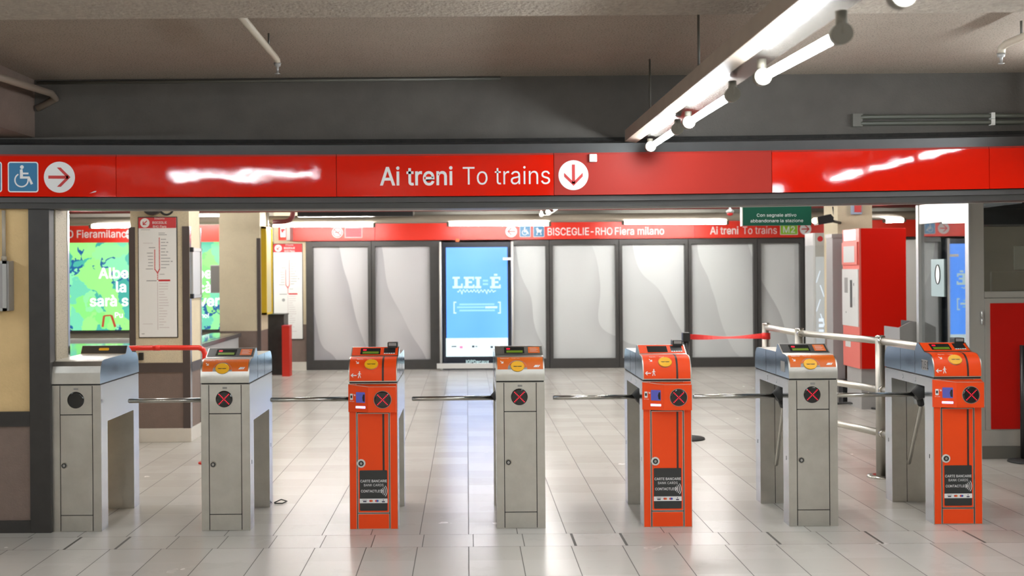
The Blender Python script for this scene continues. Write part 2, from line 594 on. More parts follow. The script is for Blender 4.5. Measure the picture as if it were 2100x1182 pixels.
def s_bar(p, q, w):
    d = Vector((q[0] - p[0], q[1] - p[1]))
    d.normalize()
    a, b = -d.y * w / 2, d.x * w / 2
    return [(p[0] + a, p[1] + b), (p[0] - a, p[1] - b), (q[0] - a, q[1] - b), (q[0] + a, q[1] + b)], [(0, 1, 2, 3)]


def s_join(*shs):
    v, f = [], []
    for sh in shs:
        k = len(v)
        v += sh[0]
        f += [tuple(i + k for i in q) for q in sh[1]]
    return v, f


def s_move(sh, dx=0, dy=0, k=1.0, rot=0.0):
    c, s = math.cos(rot), math.sin(rot)
    return [((x * c - y * s) * k + dx, (x * s + y * c) * k + dy) for x, y in sh[0]], sh[1]


def s_arrow(L, w, head):
    """Arrow with a chevron head pointing to +x, centred on the origin."""
    h = L / 2
    return s_join(s_rect(-h, h - w * 0.7, -w / 2, w / 2),
                  s_poly([(h, 0), (h - head, head), (h - head - w * 1.25, head), (h - w * 1.25, 0)]),
                  s_poly([(h, 0), (h - w * 1.25, 0), (h - head - w * 1.25, -head), (h - head, -head)]))


GLYPH = {
    '!': '196|132,509 128,160 67,160 63,509|140,58 143,41 140,24 130,9 116,-1 98,-4 80,-1 66,9 56,24 52,41 56,58 66,73 80,83 98,86 116,83 130,73',
    '+': '453|255,364 255,34 198,34 198,364|391,226 391,172 61,172 61,226',
    '-': '453|337,244 337,188 114,188 114,244',
    '1': '453|391,55 391,0 76,0 76,55|276,509 276,0 212,0 209,448 86,358 86,427 198,509',
    '2': '453|372,423 380,385 380,354 374,327 357,290 306,223 153,57 389,57 389,0 64,0 64,47 269,266 299,305 316,341 320,380 308,419 280,445 233,460 196,457 159,438 135,406 127,362 66,362 75,418 93,453 121,481 155,502 195,514 240,515 281,507 317,490 346,465',
    '5': '453|366,509 366,452 151,452 134,301 186,328 241,334 294,321 338,293 375,241 390,187 390,147 386,116 361,63 332,32 296,9 253,-4 206,-7 165,1 118,24 90,50 67,93 60,130 122,130 134,95 166,64 204,51 250,54 276,64 304,88 322,122 328,152 326,183 314,221 290,251 257,270 228,277 192,275 152,262 128,246 67,253 96,509',
    'A': '480|276,509 463,0 395,0 344,142 136,142 85,0 16,0 201,509|157,199 323,199 239,432',
    'B': '456|390,421 398,363 387,320 362,290 315,267 315,262 339,257 363,245 397,212 414,173 416,111 406,77 386,48 356,24 317,8 266,0 60,0 60,509 258,509 304,501 329,491 359,470 381,442|349,169 327,203 289,225 259,231 125,231 125,115 125,57 245,57 296,63 330,80 349,106 355,137|330,404 320,421 304,436 270,449 125,452 125,285 181,285 256,286 288,296 308,309 323,326 333,348 336,372',
    'C': '510|463,385 473,348 408,348 385,401 344,437 292,454 237,453 196,439 161,414 132,378 113,332 103,254 113,177 141,117 184,76 237,56 275,53 307,58 344,72 369,91 385,108 400,136 408,160 473,160 471,148 459,112 435,71 411,45 373,18 317,-2 267,-7 225,-3 167,15 134,36 104,63 80,96 61,135 48,179 41,228 41,280 48,329 70,393 104,445 150,484 186,502 225,512 267,516 305,513 373,490 427,447 448,418',
    'D': '502|230,509 330,492 405,440 450,350 456,255 448,160 400,70 325,16 230,0 65,0 65,509|129,57 225,57 300,70 360,118 390,190 393,255 388,325 355,395 295,440 225,452 129,452',
    'E': '419|372,509 372,452 125,452 125,286 355,286 355,229 125,229 125,57 375,57 375,0 60,0 60,509',
    'F': '410|369,509 369,452 125,452 125,278 346,278 346,221 125,221 125,0 60,0 60,509',
    'G': '520|464,384 474,349 408,349 387,393 356,427 322,446 265,456 222,450 183,432 150,404 132,378 113,332 106,295 106,213 125,145 151,105 172,85 210,63 269,53 322,61 356,77 382,102 402,135 410,160 415,202 434,199 358,199 283,199 283,256 478,256 477,179 466,124 441,76 419,50 392,28 361,11 326,0 269,-7 205,1 167,15 133,36 103,64 69,116 53,157 43,203 41,280 47,329 60,373 79,412 117,459 166,494 223,512 278,516 340,504 394,476 436,436',
    'H': '517|457,509 457,0 392,0 392,232 348,232 125,232 125,0 60,0 60,509 125,509 125,289 392,289 392,509',
    'I': '194|129,509 129,0 65,0 65,509',
    'K': '467|129,509 129,280 370,509 450,509 225,295 455,0 378,0 180,250 129,203 129,0 65,0 65,509',
    'L': '393|361,57 361,0 60,0 60,509 125,509 125,57',
    'M': '628|563,509 563,0 502,0 502,390 345,0 283,0 126,390 126,0 65,0 65,509 143,509 314,85 485,509',
    'N': '523|463,509 463,0 387,0 177,331 108,452 119,454 125,301 125,0 60,0 60,509 136,509 363,151 414,55 405,54 399,149 399,509',
    'O': '533|473,373 486,329 492,280 492,228 480,157 464,115 442,79 415,49 384,25 329,1 289,-6 245,-6 186,7 150,25 119,49 81,96 61,135 48,179 41,228 41,280 48,329 61,373 81,412 119,459 150,484 205,508 245,515 289,515 348,502 384,484 415,459 453,412|415,349 383,404 349,433 324,446 282,455 252,455 223,450 184,433 161,415 133,378 109,314 104,233 119,160 151,105 184,76 210,63 252,54 282,54 310,59 349,76 372,94 392,116 420,176 428,213 429,275',
    'P': '445|250,509 325,498 380,460 408,405 412,355 404,300 372,248 318,212 250,200 129,200 129,0 65,0 65,509|129,257 248,257 305,268 340,305 348,355 340,405 305,440 248,452 129,452',
    'Q': '533|468,-48 401,-48 245,159 313,159|473,373 486,329 492,280 492,228 480,157 464,115 442,79 415,49 384,25 329,1 289,-6 245,-6 186,7 150,25 119,49 81,96 61,135 48,179 41,228 41,280 48,329 61,373 81,412 119,459 150,484 205,508 245,515 289,515 348,502 384,484 415,459 453,412|415,349 383,404 349,433 324,446 282,455 252,455 223,450 184,433 161,415 133,378 109,314 104,233 119,160 151,105 184,76 210,63 252,54 282,54 310,59 349,76 372,94 392,116 420,176 428,213 429,275',
    'R': '449|250,509 320,498 372,466 400,415 404,352 392,295 360,248 305,216 418,0 342,0 238,200 129,200 129,0 65,0 65,509|129,258 250,258 305,272 335,305 341,352 335,400 305,436 250,452 129,452',
    'S': '447|394,415 401,378 337,378 327,412 302,437 254,456 204,458 167,448 145,435 125,412 115,383 122,345 155,315 198,297 320,260 359,238 390,206 405,171 407,125 398,87 370,43 336,18 294,0 261,-7 206,-9 157,-1 115,15 91,31 64,60 46,96 38,137 104,137 114,102 142,71 184,53 224,49 277,57 310,74 338,106 346,139 336,174 310,197 272,214 145,253 98,279 75,300 56,341 53,386 62,425 83,458 113,484 165,508 211,516 259,514 303,504 340,484 377,449',
    'T': '449|417,509 417,452 257,452 257,0 193,0 193,452 32,452 32,509',
    'U': '517|457,509 457,173 446,108 424,67 377,23 332,2 259,-8 186,2 140,23 94,67 66,124 60,173 60,509 124,509 124,178 128,144 147,104 177,74 208,59 259,52 298,56 331,68 365,95 382,123 393,178 393,509',
    'a': '389|330,301 337,251 337,0 277,0 277,52 272,52 247,20 215,1 171,-9 126,-5 94,5 68,22 38,63 30,96 34,138 43,161 64,184 93,200 125,211 247,229 268,237 276,255 270,291 251,315 212,330 163,327 127,309 100,274 41,291 57,322 79,346 104,364 143,378 184,384 231,381 263,372 293,355 312,336|276,190 251,180 128,156 100,135 92,105 102,72 130,52 170,45 220,55 248,74 270,107 276,130',
    'b': '424|376,278 389,209 385,133 370,84 335,34 301,9 274,-2 245,-7 207,-7 180,0 159,12 138,31 118,59 112,59 112,0 72,0 53,0 53,509 114,509 114,319 118,319 146,356 179,377 217,384 260,381 301,368 325,352 354,320|316,261 288,305 253,325 232,329 198,328 161,312 134,282 116,229 114,162 125,115 154,71 188,52 209,48 242,49 279,66 306,97 325,151 327,215',
    'c': '396|359,285 362,277 303,262 284,297 262,317 231,328 195,329 163,321 137,303 118,278 104,247 96,200 101,139 118,97 153,60 195,47 220,47 248,54 282,76 302,112 304,117 363,102 336,50 313,26 285,8 244,-5 190,-7 144,3 117,16 73,58 44,116 34,187 44,260 64,305 104,351 144,373 190,383 251,379 298,360 335,328',
    'd': '424|372,509 372,0 313,0 313,59 307,59 272,17 236,-3 180,-7 137,3 111,16 79,45 55,84 39,133 34,189 39,245 55,293 80,332 112,361 137,374 165,381 207,384 237,379 260,369 283,351 306,319 311,319 311,509|300,263 278,299 255,318 237,326 216,330 182,328 145,311 118,281 99,227 97,163 109,117 130,80 153,60 172,52 193,48 226,49 263,65 290,95 309,149 311,216',
    'e': '404|357,282 369,227 371,169 75,169 75,221 338,221 310,202 302,259 283,294 263,314 237,326 205,330 173,326 155,318 131,301 114,279 102,251 96,221 96,164 110,106 128,80 151,61 179,50 212,46 241,49 271,61 293,83 306,105 365,91 353,63 328,32 293,9 261,-3 225,-8 177,-5 130,9 104,25 64,71 44,116 36,150 35,206 39,242 62,304 91,340 128,367 172,381 215,384 266,374 302,355 334,324',
    'g': '425|372,379 371,-25 362,-67 350,-90 324,-117 291,-136 251,-147 193,-151 145,-143 105,-127 76,-104 51,-69 101,-41 131,-74 169,-93 222,-96 272,-82 298,-57 308,-34 311,68 306,68 287,41 272,28 227,8 165,7 138,15 101,35 62,77 43,120 35,172 39,246 55,293 80,332 112,361 138,374 181,383 237,379 273,360 308,319 313,319 313,379|300,264 272,306 237,326 216,330 182,328 145,312 118,281 99,230 97,167 109,123 137,82 172,63 227,61 264,75 291,103 309,154 311,219',
    'h': '410|346,310 357,256 357,0 296,0 293,263 280,295 265,312 246,323 210,329 176,324 147,308 126,283 114,238 114,76 114,0 53,0 53,509 114,509 114,287 102,287 116,319 142,354 175,374 213,383 252,382 295,369 329,340',
    'i': '167|114,379 114,0 53,0 53,379|123,499 123,468 100,446 68,446 44,468 41,483 44,499 68,521 100,521 114,512',
    'k': '381|360,379 184,199 177,199 110,137 110,174 110,212 121,212 284,379|114,509 114,0 53,0 53,509|372,0 294,0 148,186 191,229',
    'l': '189|114,509 116,76 120,62 130,54 170,54 181,3 125,-1 91,8 68,28 54,71 53,509',
    'm': '610|546,318 557,270 557,0 496,0 495,267 486,298 473,313 456,323 419,330 388,326 363,312 342,284 335,247 335,0 274,0 273,270 269,288 253,311 229,325 199,330 171,326 145,312 126,289 117,266 114,198 114,0 53,0 53,379 112,379 112,295 108,295 122,331 144,358 180,379 211,386 257,380 287,361 314,320 321,295 312,295 326,328 350,356 381,375 417,385 458,384 497,372 529,346',
    'n': '410|346,310 357,256 357,0 296,0 293,263 280,295 265,312 246,323 210,329 176,324 147,308 126,283 114,238 114,76 114,0 53,0 53,379 112,379 112,287 102,287 116,319 142,354 175,374 213,383 252,382 295,369 328,340',
    'o': '415|366,276 380,207 379,150 371,116 343,58 299,16 271,3 224,-7 174,-5 144,3 117,16 93,35 64,71 49,100 35,168 36,225 44,260 73,318 117,360 144,373 190,383 241,381 271,373 299,360 323,341 343,318|307,258 292,287 278,303 242,325 195,329 153,316 118,278 101,236 96,175 108,117 137,73 173,51 220,47 262,60 292,88 314,139 319,200',
    'q': '424|372,379 372,-143 311,-143 311,59 306,59 277,21 245,0 195,-8 151,-2 111,16 79,45 55,84 39,133 35,209 43,262 71,320 112,361 165,381 228,382 267,365 307,319 313,319 313,379|300,263 278,299 255,318 237,326 216,330 182,328 145,311 118,281 99,227 97,163 109,117 130,80 153,60 172,52 193,48 226,49 263,65 290,95 309,149 311,216',
    'r': '259|243,384 243,322 198,326 166,318 140,301 122,277 114,237 114,0 53,0 53,379 112,379 115,321 130,347 161,372 191,383',
    's': '365|321,299 324,290 268,277 254,304 236,321 210,331 176,333 131,317 119,305 110,285 113,258 130,239 162,226 261,199 287,187 314,162 328,131 329,85 318,56 290,24 260,6 223,-4 182,-8 134,-3 102,7 69,31 50,54 38,83 36,94 94,107 105,79 124,60 159,47 194,45 217,49 244,62 262,81 267,95 264,121 243,144 118,180 81,200 64,217 50,249 49,295 65,332 87,354 115,370 149,381 187,384 234,379 263,368 286,352 304,332',
    't': '227|204,379 204,327 6,327 6,379|126,471 127,83 136,61 150,53 174,50 202,54 213,2 188,-3 153,-3 113,7 84,30 68,64 65,471',
    'u': '410|357,379 357,0 298,0 298,92 307,92 277,35 257,17 222,0 196,-4 158,-3 125,6 97,23 69,59 57,95 53,259 53,379 114,379 114,144 120,104 137,75 164,56 200,50 242,58 274,83 287,105 295,132 296,379',
    'v': '389|371,379 226,0 163,0 17,379 84,379 187,87 206,21 184,21 220,144 305,379',
    'x': '379|352,379 209,169 209,214 358,0 287,0 173,182 183,182 205,182 159,103 91,0 21,0 171,218 171,171 29,379 100,379 207,206 175,206 227,297 282,379',
    'z': '380|333,379 333,331 126,56 339,56 339,0 42,0 42,46 254,320 48,323 48,379',
    'à': '389|330,301 337,251 337,0 277,0 277,52 272,52 247,20 215,1 171,-9 126,-5 94,5 68,22 38,63 30,96 34,138 43,161 64,184 93,200 125,211 247,229 268,237 276,255 270,291 251,315 212,330 163,327 127,309 100,274 41,291 57,322 79,346 104,364 143,378 184,384 231,381 263,372 293,355 312,336|276,190 251,180 128,156 100,135 92,105 102,72 130,52 170,45 220,55 248,74 270,107 276,130|215,429 165,429 99,529 168,529',
}


def outline(pts, d):
    """Letter outline pushed outward by d (inward if negative), mitred at its corners."""
    P = []
    for p in pts:
        if not P or math.hypot(p[0] - P[-1][0], p[1] - P[-1][1]) > 5:
            P.append(p)
    O = []
    for i, b in enumerate(P):
        a, c = P[i - 1], P[(i + 1) % len(P)]
        l1, l2 = math.hypot(b[0] - a[0], b[1] - a[1]), math.hypot(c[0] - b[0], c[1] - b[1])
        mx = (b[1] - a[1]) / l1 + (c[1] - b[1]) / l2
        my = -(b[0] - a[0]) / l1 - (c[0] - b[0]) / l2
        k = d / max(mx * mx + my * my, 0.5)
        O.append((b[0] - mx * k, b[1] - my * k))
    return O


def s_text(body, cap, bold=0.0, align='C', squeeze=1.0, track=0.0):
    """Lettering as a flat filled outline: cap height in metres, baseline at y = 0."""
    cu = bpy.data.curves.new('lettering', 'CURVE')
    cu.dimensions = '2D'
    cu.fill_mode = 'BOTH'
    k = 1.0 / 1000.0
    x = 0.0
    for ch in body:
        if ch == ' ':
            x += 0.19 + track
            continue
        parts = GLYPH[ch].split('|')
        for spl in parts[1:]:
            pts = outline([tuple(map(float, q.split(','))) for q in spl.split(' ')], bold * 1000)
            sp = cu.splines.new('POLY')
            sp.points.add(len(pts) - 1)
            for i, (a, b) in enumerate(pts):
                sp.points[i].co = (a * k + x, b * k, 0, 1)
            sp.use_cyclic_u = True
        x += int(parts[0]) * k + track
    o = bpy.data.objects.new('lettering', cu)
    COL.objects.link(o)
    me = bpy.data.meshes.new_from_object(o.evaluated_get(bpy.context.evaluated_depsgraph_get()))
    v = [(p.co.x, p.co.y) for p in me.vertices]
    f = [tuple(p.vertices) for p in me.polygons]
    bpy.data.objects.remove(o)
    bpy.data.meshes.remove(me)
    bpy.data.curves.remove(cu)
    s = cap / 0.509
    dx = {'C': -x / 2, 'L': 0.0, 'R': -x}[align]
    return [((a + dx) * s * squeeze, b * s) for a, b in v], f


def wall_map(x0, Y, z0, off=0.0):
    """Flat upright surface facing the camera side (-Y)."""
    return lambda a, b: (x0 + a, Y - off, z0 + b)


def decal(name, sh, m, parent, fn, local=False):
    return link(name, MB().shape(sh, fn), m, parent, local, recalc=False)


def s_wheelchair(k):
    """Seated figure on a wheel, about 1 unit tall, scaled by k."""
    sh = s_join(s_disc(-0.04, 0.36, 0.075),
                s_poly([(-0.12, 0.26), (-0.02, 0.28), (0.0, 0.14), (0.22, 0.14), (0.22, 0.07), (0.0, 0.07), (0.0, -0.01), (0.26, -0.01), (0.40, -0.30), (0.31, -0.34), (0.20, -0.10), (-0.12, -0.10)]),
                s_arc(-0.06, -0.16, 0.235, 0.29, 118, 372))
    return s_move(sh, 0, 0, k)


def s_walker(k):
    return s_move(s_join(s_disc(0.03, 0.42, 0.09), s_poly([(-0.06, 0.30), (0.10, 0.30), (0.10, -0.02), (-0.06, -0.02)]),
                         s_bar((-0.02, 0.02), (-0.16, -0.48), 0.10), s_bar((0.05, 0.02), (0.20, -0.46), 0.10),
                         s_bar((-0.03, 0.26), (-0.24, 0.02), 0.07), s_bar((0.07, 0.27), (0.26, 0.06), 0.07)), 0, 0, k)


def s_pram(k):
    return s_move(s_join(s_poly([(-0.30, 0.32), (-0.12, 0.40), (0.0, 0.16), (0.24, 0.16), (0.34, 0.26), (0.24, -0.12), (-0.18, -0.12)]),
                         s_bar((-0.14, -0.10), (-0.22, -0.34), 0.07), s_bar((0.18, -0.10), (0.24, -0.34), 0.07), s_disc(-0.2, -0.34, 0.07), s_disc(0.22, -0.34, 0.07)), 0, 0, k)


# ------------------------------------------------------------------ the setting
def sag(x):
    return 0.0021 * (x - 0.1) ** 2


def loft_x(mb, xs, poly, dz=sag, mi=0):
    """Outline in (y, z) run along x through the stations xs, following the gentle bend of the header."""
    rings = [[mb.bm.verts.new((x, y, z + dz(x))) for y, z in poly] for x in xs]
    n = len(poly)
    for a, b in zip(rings, rings[1:]):
        for i in range(n):
            f = mb.bm.faces.new((a[i], a[(i + 1) % n], b[(i + 1) % n], b[i]))
            f.material_index = mi
    for r in (rings[0], list(reversed(rings[-1]))):
        mb.bm.faces.new(r).material_index = mi
    return mb


def span(a, b, n):
    return [a + (b - a) * i / n for i in range(n + 1)]


struct('floor', MB().box(-9, 9, -6, 19.6, -0.12, 0.0), 'floor')
struct('ceiling', MB().box(-9, 9, -6, 6.74, 2.80, 2.95), 'ceiling')
struct('ceiling_far', MB().box(-9, 9, 6.74, 19.6, 2.75, 2.95), 'far_ceiling')
struct('wall_rear', MB().box(-9, 9, -6.15, -6.0, 0, 2.8), 'wall_far')
struct('wall_left', MB().box(-9.15, -9.0, -6, 19.6, 0, 2.8), 'wall_far')
struct('wall_right', MB().box(9.0, 9.15, -6, 19.6, 0, 2.8), 'wall_far')
struct('wall_back', MB().box(-9, 9, 17.62, 17.75, 0, 2.75), 'wall_back')
# rough plastered beam across the near hall, above the camera's view
struct('beam_near', MB().box(-9, 9, 2.6, 4.50, 2.655, 2.80), 'beam_rough')
# header over the gates
struct('beam_header', MB().box(-9, 9, 6.72, 6.95, 2.28, 2.80), 'beam_dark')
b = MB()
loft_x(b, span(-9, 9, 36), [(6.60, 2.302), (6.72, 2.302), (6.72, 2.385), (6.66, 2.385), (6.60, 2.365)], lambda x: sag(min(max(x, -4), 4)))
struct('trim_1', b, 'header_grey')
b = MB()
loft_x(b, span(-9, 9, 36), [(6.585, 2.012), (6.60, 2.010), (6.605, 1.976), (6.80, 1.976), (6.80, 2.30), (6.605, 2.30), (6.605, 2.045), (6.585, 2.043)], lambda x: sag(min(max(x, -4), 4)))
struct('beam_lower', b, 'header_dark')
b = MB()
loft_x(b, span(-2.55, 9, 24), [(6.80, 1.976), (6.86, 1.976), (6.86, 1.990), (6.80, 1.990)], lambda x: sag(min(max(x, -4), 4)))
struct('trim_2', b, 'alu')
b = MB()
loft_x(b, span(-9, 9, 36), [(6.690, 2.386), (6.719, 2.386), (6.719, 2.412), (6.700, 2.412)], lambda x: sag(min(max(x, -4), 4)))
struct('trim_50', b, 'black_strip')
struct('beam_side', MB().box(-9, -2.68, 4.5, 6.72, 2.44, 2.80), 'brown')

# end wall left of the gates, with its dark painted frame
struct('wall_front', MB().box(-9, -2.57, 6.66, 6.90, 0.0, 2.05), ['cream'])
struct('wall_front_base', MB().box(-9, -2.69, 6.652, 6.66, 0.0, 0.70), 'brown')
struct('trim_3', MB().box(-2.69, -2.562, 6.63, 6.72, 0.0, 2.03, 0.004), 'frame_dark')
struct('trim_4', MB().box(-9, -2.69, 6.635, 6.66, 0.655, 0.745), 'frame_dark')
struct('trim_5', MB().box(-9, -2.69, 6.635, 6.66, 0.0, 0.075), 'frame_dark')
struct('wall_front_return', MB().box(-2.60, -2.556, 6.72, 6.915, 0.0, 2.02), 'terrazzo')
struct('trim_6', MB().box(-2.575, -2.553, 6.915, 6.945, 0.0, 2.02), 'steel_side')


def two_tone_pillar(name, x0, x1, y0, y1, split, trims, top=2.75, base=0.13, band=True, base_out=0.012):
    b = MB().box(x0, x1, y0, y1, split, top)
    struct(name, b, 'beige')
    struct(name + '_lower', MB().box(x0 + 0.002, x1 - 0.002, y0 + 0.002, y1 - 0.002, base, split), 'brown')
    struct(name + '_base', MB().box(x0 - base_out, x1 + base_out, y0 - base_out, y1 + base_out, 0, base, 0.004), 'white_base')


TRIM = [7]


def trim(mb, m):
    o = struct('trim_%d' % TRIM[0], mb, m)
    TRIM[0] += 1
    return o


# pillar carrying the line map
PX0, PX1, PY0, PY1 = -3.155, -2.605, 10.14, 10.54
two_tone_pillar('pillar_map', PX0, PX1, PY0, PY1, 0.74, None)
trim(MB().box(PX0 - 0.012, PX0 + 0.045, PY0 - 0.012, PY0 + 0.02, 0.13, 2.02), 'frame_brown')
trim(MB().box(PX1 - 0.062, PX1 + 0.006, PY0 - 0.012, PY0 + 0.015, 0.13, 2.025), 'frame_brown')
trim(MB().box(PX1 - 0.004, PX1 + 0.008, PY0 - 0.011, PY0 + 0.05, 0.13, 2.025), 'steel_side')
trim(MB().box(PX0 + 0.045, PX1 - 0.062, PY0 - 0.010, PY0 + 0.01, 0.655, 0.745), 'frame_brown')
trim(MB().box(PX1 - 0.004, PX1 + 0.010, PY0 + 0.05, PY1, 0.655, 0.745), 'frame_brown')
trim(MB().box(PX1 - 0.01, PX1 + 0.010, PY1, PY1 + 0.03, 0.13, 2.02), 'steel_side')
# pillar beyond it
QX0, QX1, QY0, QY1 = -3.572, -2.985, 15.6, 16.2
two_tone_pillar('pillar_far', QX0, QX1, QY0, QY1, 0.735, None)
trim(MB().box(QX1 - 0.045, QX1 + 0.008, QY0 - 0.012, QY0 + 0.02, 0.0, 2.075), 'frame_brown')
trim(MB().box(QX1 - 0.002, QX1 + 0.03, QY1 - 0.10, QY1, 1.95, 2.6), 'white_paint')
# wall pier with the second map, and the pillar behind the ticket machine
struct('pier_map', MB().box(-3.10, -2.50, 17.40, 17.62, 0.735, 2.75), 'beige')
struct('pier_map_lower', MB().box(-3.10, -2.50, 17.402, 17.62, 0.13, 0.735), 'brown')
struct('pier_map_base', MB().box(-3.12, -2.48, 17.37, 17.62, 0.0, 0.13), 'white_base')
two_tone_pillar('pillar_right', 4.47, 4.885, 13.0, 13.5, 0.735, None)

# shop windows along the back wall, covered with film printed with pale drapery
BACK_Y = 17.40
WIN = []
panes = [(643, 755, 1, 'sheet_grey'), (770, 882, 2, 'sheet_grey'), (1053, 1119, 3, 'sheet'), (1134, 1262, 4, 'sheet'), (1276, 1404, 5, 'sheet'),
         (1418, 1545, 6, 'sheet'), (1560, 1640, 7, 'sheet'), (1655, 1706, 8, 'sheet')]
edges = [(628, 762.5), (762.5, 905), (1051, 1126.5), (1126.5, 1269), (1269, 1411), (1411, 1552.5), (1552.5, 1647.5), (1647.5, 1712)]
for (p0, p1, sd, mm), (e0, e1) in zip(panes, edges):
    x0, x1 = at(p0, 600, BACK_Y).x, at(p1, 600, BACK_Y).x
    a0, a1 = at(e0, 600, BACK_Y).x + 0.004, at(e1, 600, BACK_Y).x - 0.004
    zt, zb, zf0 = 1.985, 0.155, 0.0
    fr = MB()
    out = [(a0, zf0), (a1, zf0), (a1, 2.065), (a0, 2.065)]
    inn = [(x0, zb), (x1, zb), (x1, zt), (x0, zt)]
    ya, yb = 17.36, 17.46
    O1 = [fr.bm.verts.new((x, ya, z)) for x, z in out]
    O2 = [fr.bm.verts.new((x, yb, z)) for x, z in out]
    I1 = [fr.bm.verts.new((x, ya, z)) for x, z in inn]
    I2 = [fr.bm.verts.new((x, yb, z)) for x, z in inn]
    for i in range(4):
        j = (i + 1) % 4
        for q in ((O1[i], O1[j], I1[j], I1[i]), (O2[i], O2[j], I2[j], I2[i]), (O1[i], O1[j], O2[j], O2[i]), (I1[i], I1[j], I2[j], I2[i])):
            fr.bm.faces.new(q)
    w = struct('window_%d' % sd, fr, 'header_dark')
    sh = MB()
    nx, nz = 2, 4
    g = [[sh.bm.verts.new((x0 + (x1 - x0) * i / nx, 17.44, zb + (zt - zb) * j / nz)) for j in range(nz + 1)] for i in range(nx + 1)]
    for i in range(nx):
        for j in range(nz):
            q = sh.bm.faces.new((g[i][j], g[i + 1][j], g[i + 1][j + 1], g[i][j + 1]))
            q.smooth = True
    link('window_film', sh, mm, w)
# plain wall panel and pale door between ticket machine and booth
xa, xb = at(1790, 600, 17.4).x, at(1960, 600, 17.4).x
struct('door_1', MB().box(xa, xb, 17.40, 17.50, 0.0, 2.03), 'door_white')
struct('trim_40', MB().box(xa - 0.1, xb + 0.3, 17.36, 17.50, 2.03, 2.075), 'header_dark')


# ------------------------------------------------------------------ turnstiles
HW, DEPTH = 0.15, 0.775


def smooth_profile():
    p = []
    # rounded front, from the bottom edge upward
    ctrl = [(-0.008, 0.912), (-0.006, 0.960), (0.004, 1.005), (0.028, 1.037), (0.062, 1.053), (0.125, 1.057)]
    for i in range(len(ctrl) - 1):
        p0, p1, p2, p3 = (ctrl[max(0, min(len(ctrl) - 1, i + d))] for d in (-1, 0, 1, 2))
        for k in range(5):
            t = k / 5
            p.append(tuple(0.5 * (2 * p1[c] + (p2[c] - p0[c]) * t + (2 * p0[c] - 5 * p1[c] + 4 * p2[c] - p3[c]) * t * t + (3 * p1[c] - p0[c] - 3 * p2[c] + p3[c]) * t ** 3) for c in (0, 1)))
    p.append(ctrl[-1])
    return p


FRONT = smooth_profile()
HUMP = [(0.132, 1.060), (0.218, 1.110), (0.238, 1.110), (0.272, 1.058)]
TAIL = [(0.700, 1.056), (0.735, 1.048), (0.762, 1.020), (0.774, 0.980), (0.778, 0.912)]
PROFILE = FRONT + HUMP + TAIL


def mirrored(p):
    return [(0.77 - y, z) for y, z in reversed(p)]


class Skin:
    """Maps (x, s) onto the cover's rounded front, s being the distance along the profile from its bottom edge."""
    def __init__(s, pts, off):
        s.p, s.off, s.acc = pts, off, [0.0]
        for a, b in zip(pts, pts[1:]):
            s.acc.append(s.acc[-1] + math.hypot(b[0] - a[0], b[1] - a[1]))
        s.len = s.acc[-1]

    def __call__(s, x, t):
        t = min(max(t, 0.0), s.len)
        i = 0
        while i < len(s.acc) - 2 and s.acc[i + 1] < t:
            i += 1
        a, b = s.p[i], s.p[i + 1]
        L = (s.acc[i + 1] - s.acc[i]) or 1e-9
        k = (t - s.acc[i]) / L
        ny, nz = -(b[1] - a[1]) / L, (b[0] - a[0]) / L
        return (x, a[0] + (b[0] - a[0]) * k + ny * s.off, a[1] + (b[1] - a[1]) * k + nz * s.off)


def s_sheet(x0, x1, t0, t1, n=22):
    v, f = [], []
    for i in range(n + 1):
        t = t0 + (t1 - t0) * i / n
        v += [(x0, t), (x1, t)]
    for i in range(n):
        f.append((2 * i, 2 * i + 1, 2 * i + 3, 2 * i + 2))
    return v, f


def side_faces(mb, mi=1):
    mb.bm.normal_update()
    for f in mb.bm.faces:
        if abs(f.normal.x) > 0.9 and f.material_index == 0:
            f.material_index = mi
    return mb


def plate(mb, x0, x1, z0, z1, film, y=0.0):
    mb.box(x0, x1, y, y + 0.0075, z0, z1)
    if film:
        mb.face([(x0 + .0035, y - .0007, z0 + .0035), (x1 - .0035, y - .0007, z0 + .0035), (x1 - .0035, y - .0007, z1 - .0035), (x0 + .0035, y - .0007, z1 - .0035)], 2)
    return mb


def fmap(y):
    return lambda a, b: (a, y, b)


def led_cross(R):
    shs = []
    for sx in (1, -1):
        for i in range(9):
            t = -0.60 + 1.20 * i / 8
            shs.append(s_disc(sx * t * R * 0.95, t * R * 0.95, R * 0.072, n=10))
    return s_join(*shs)


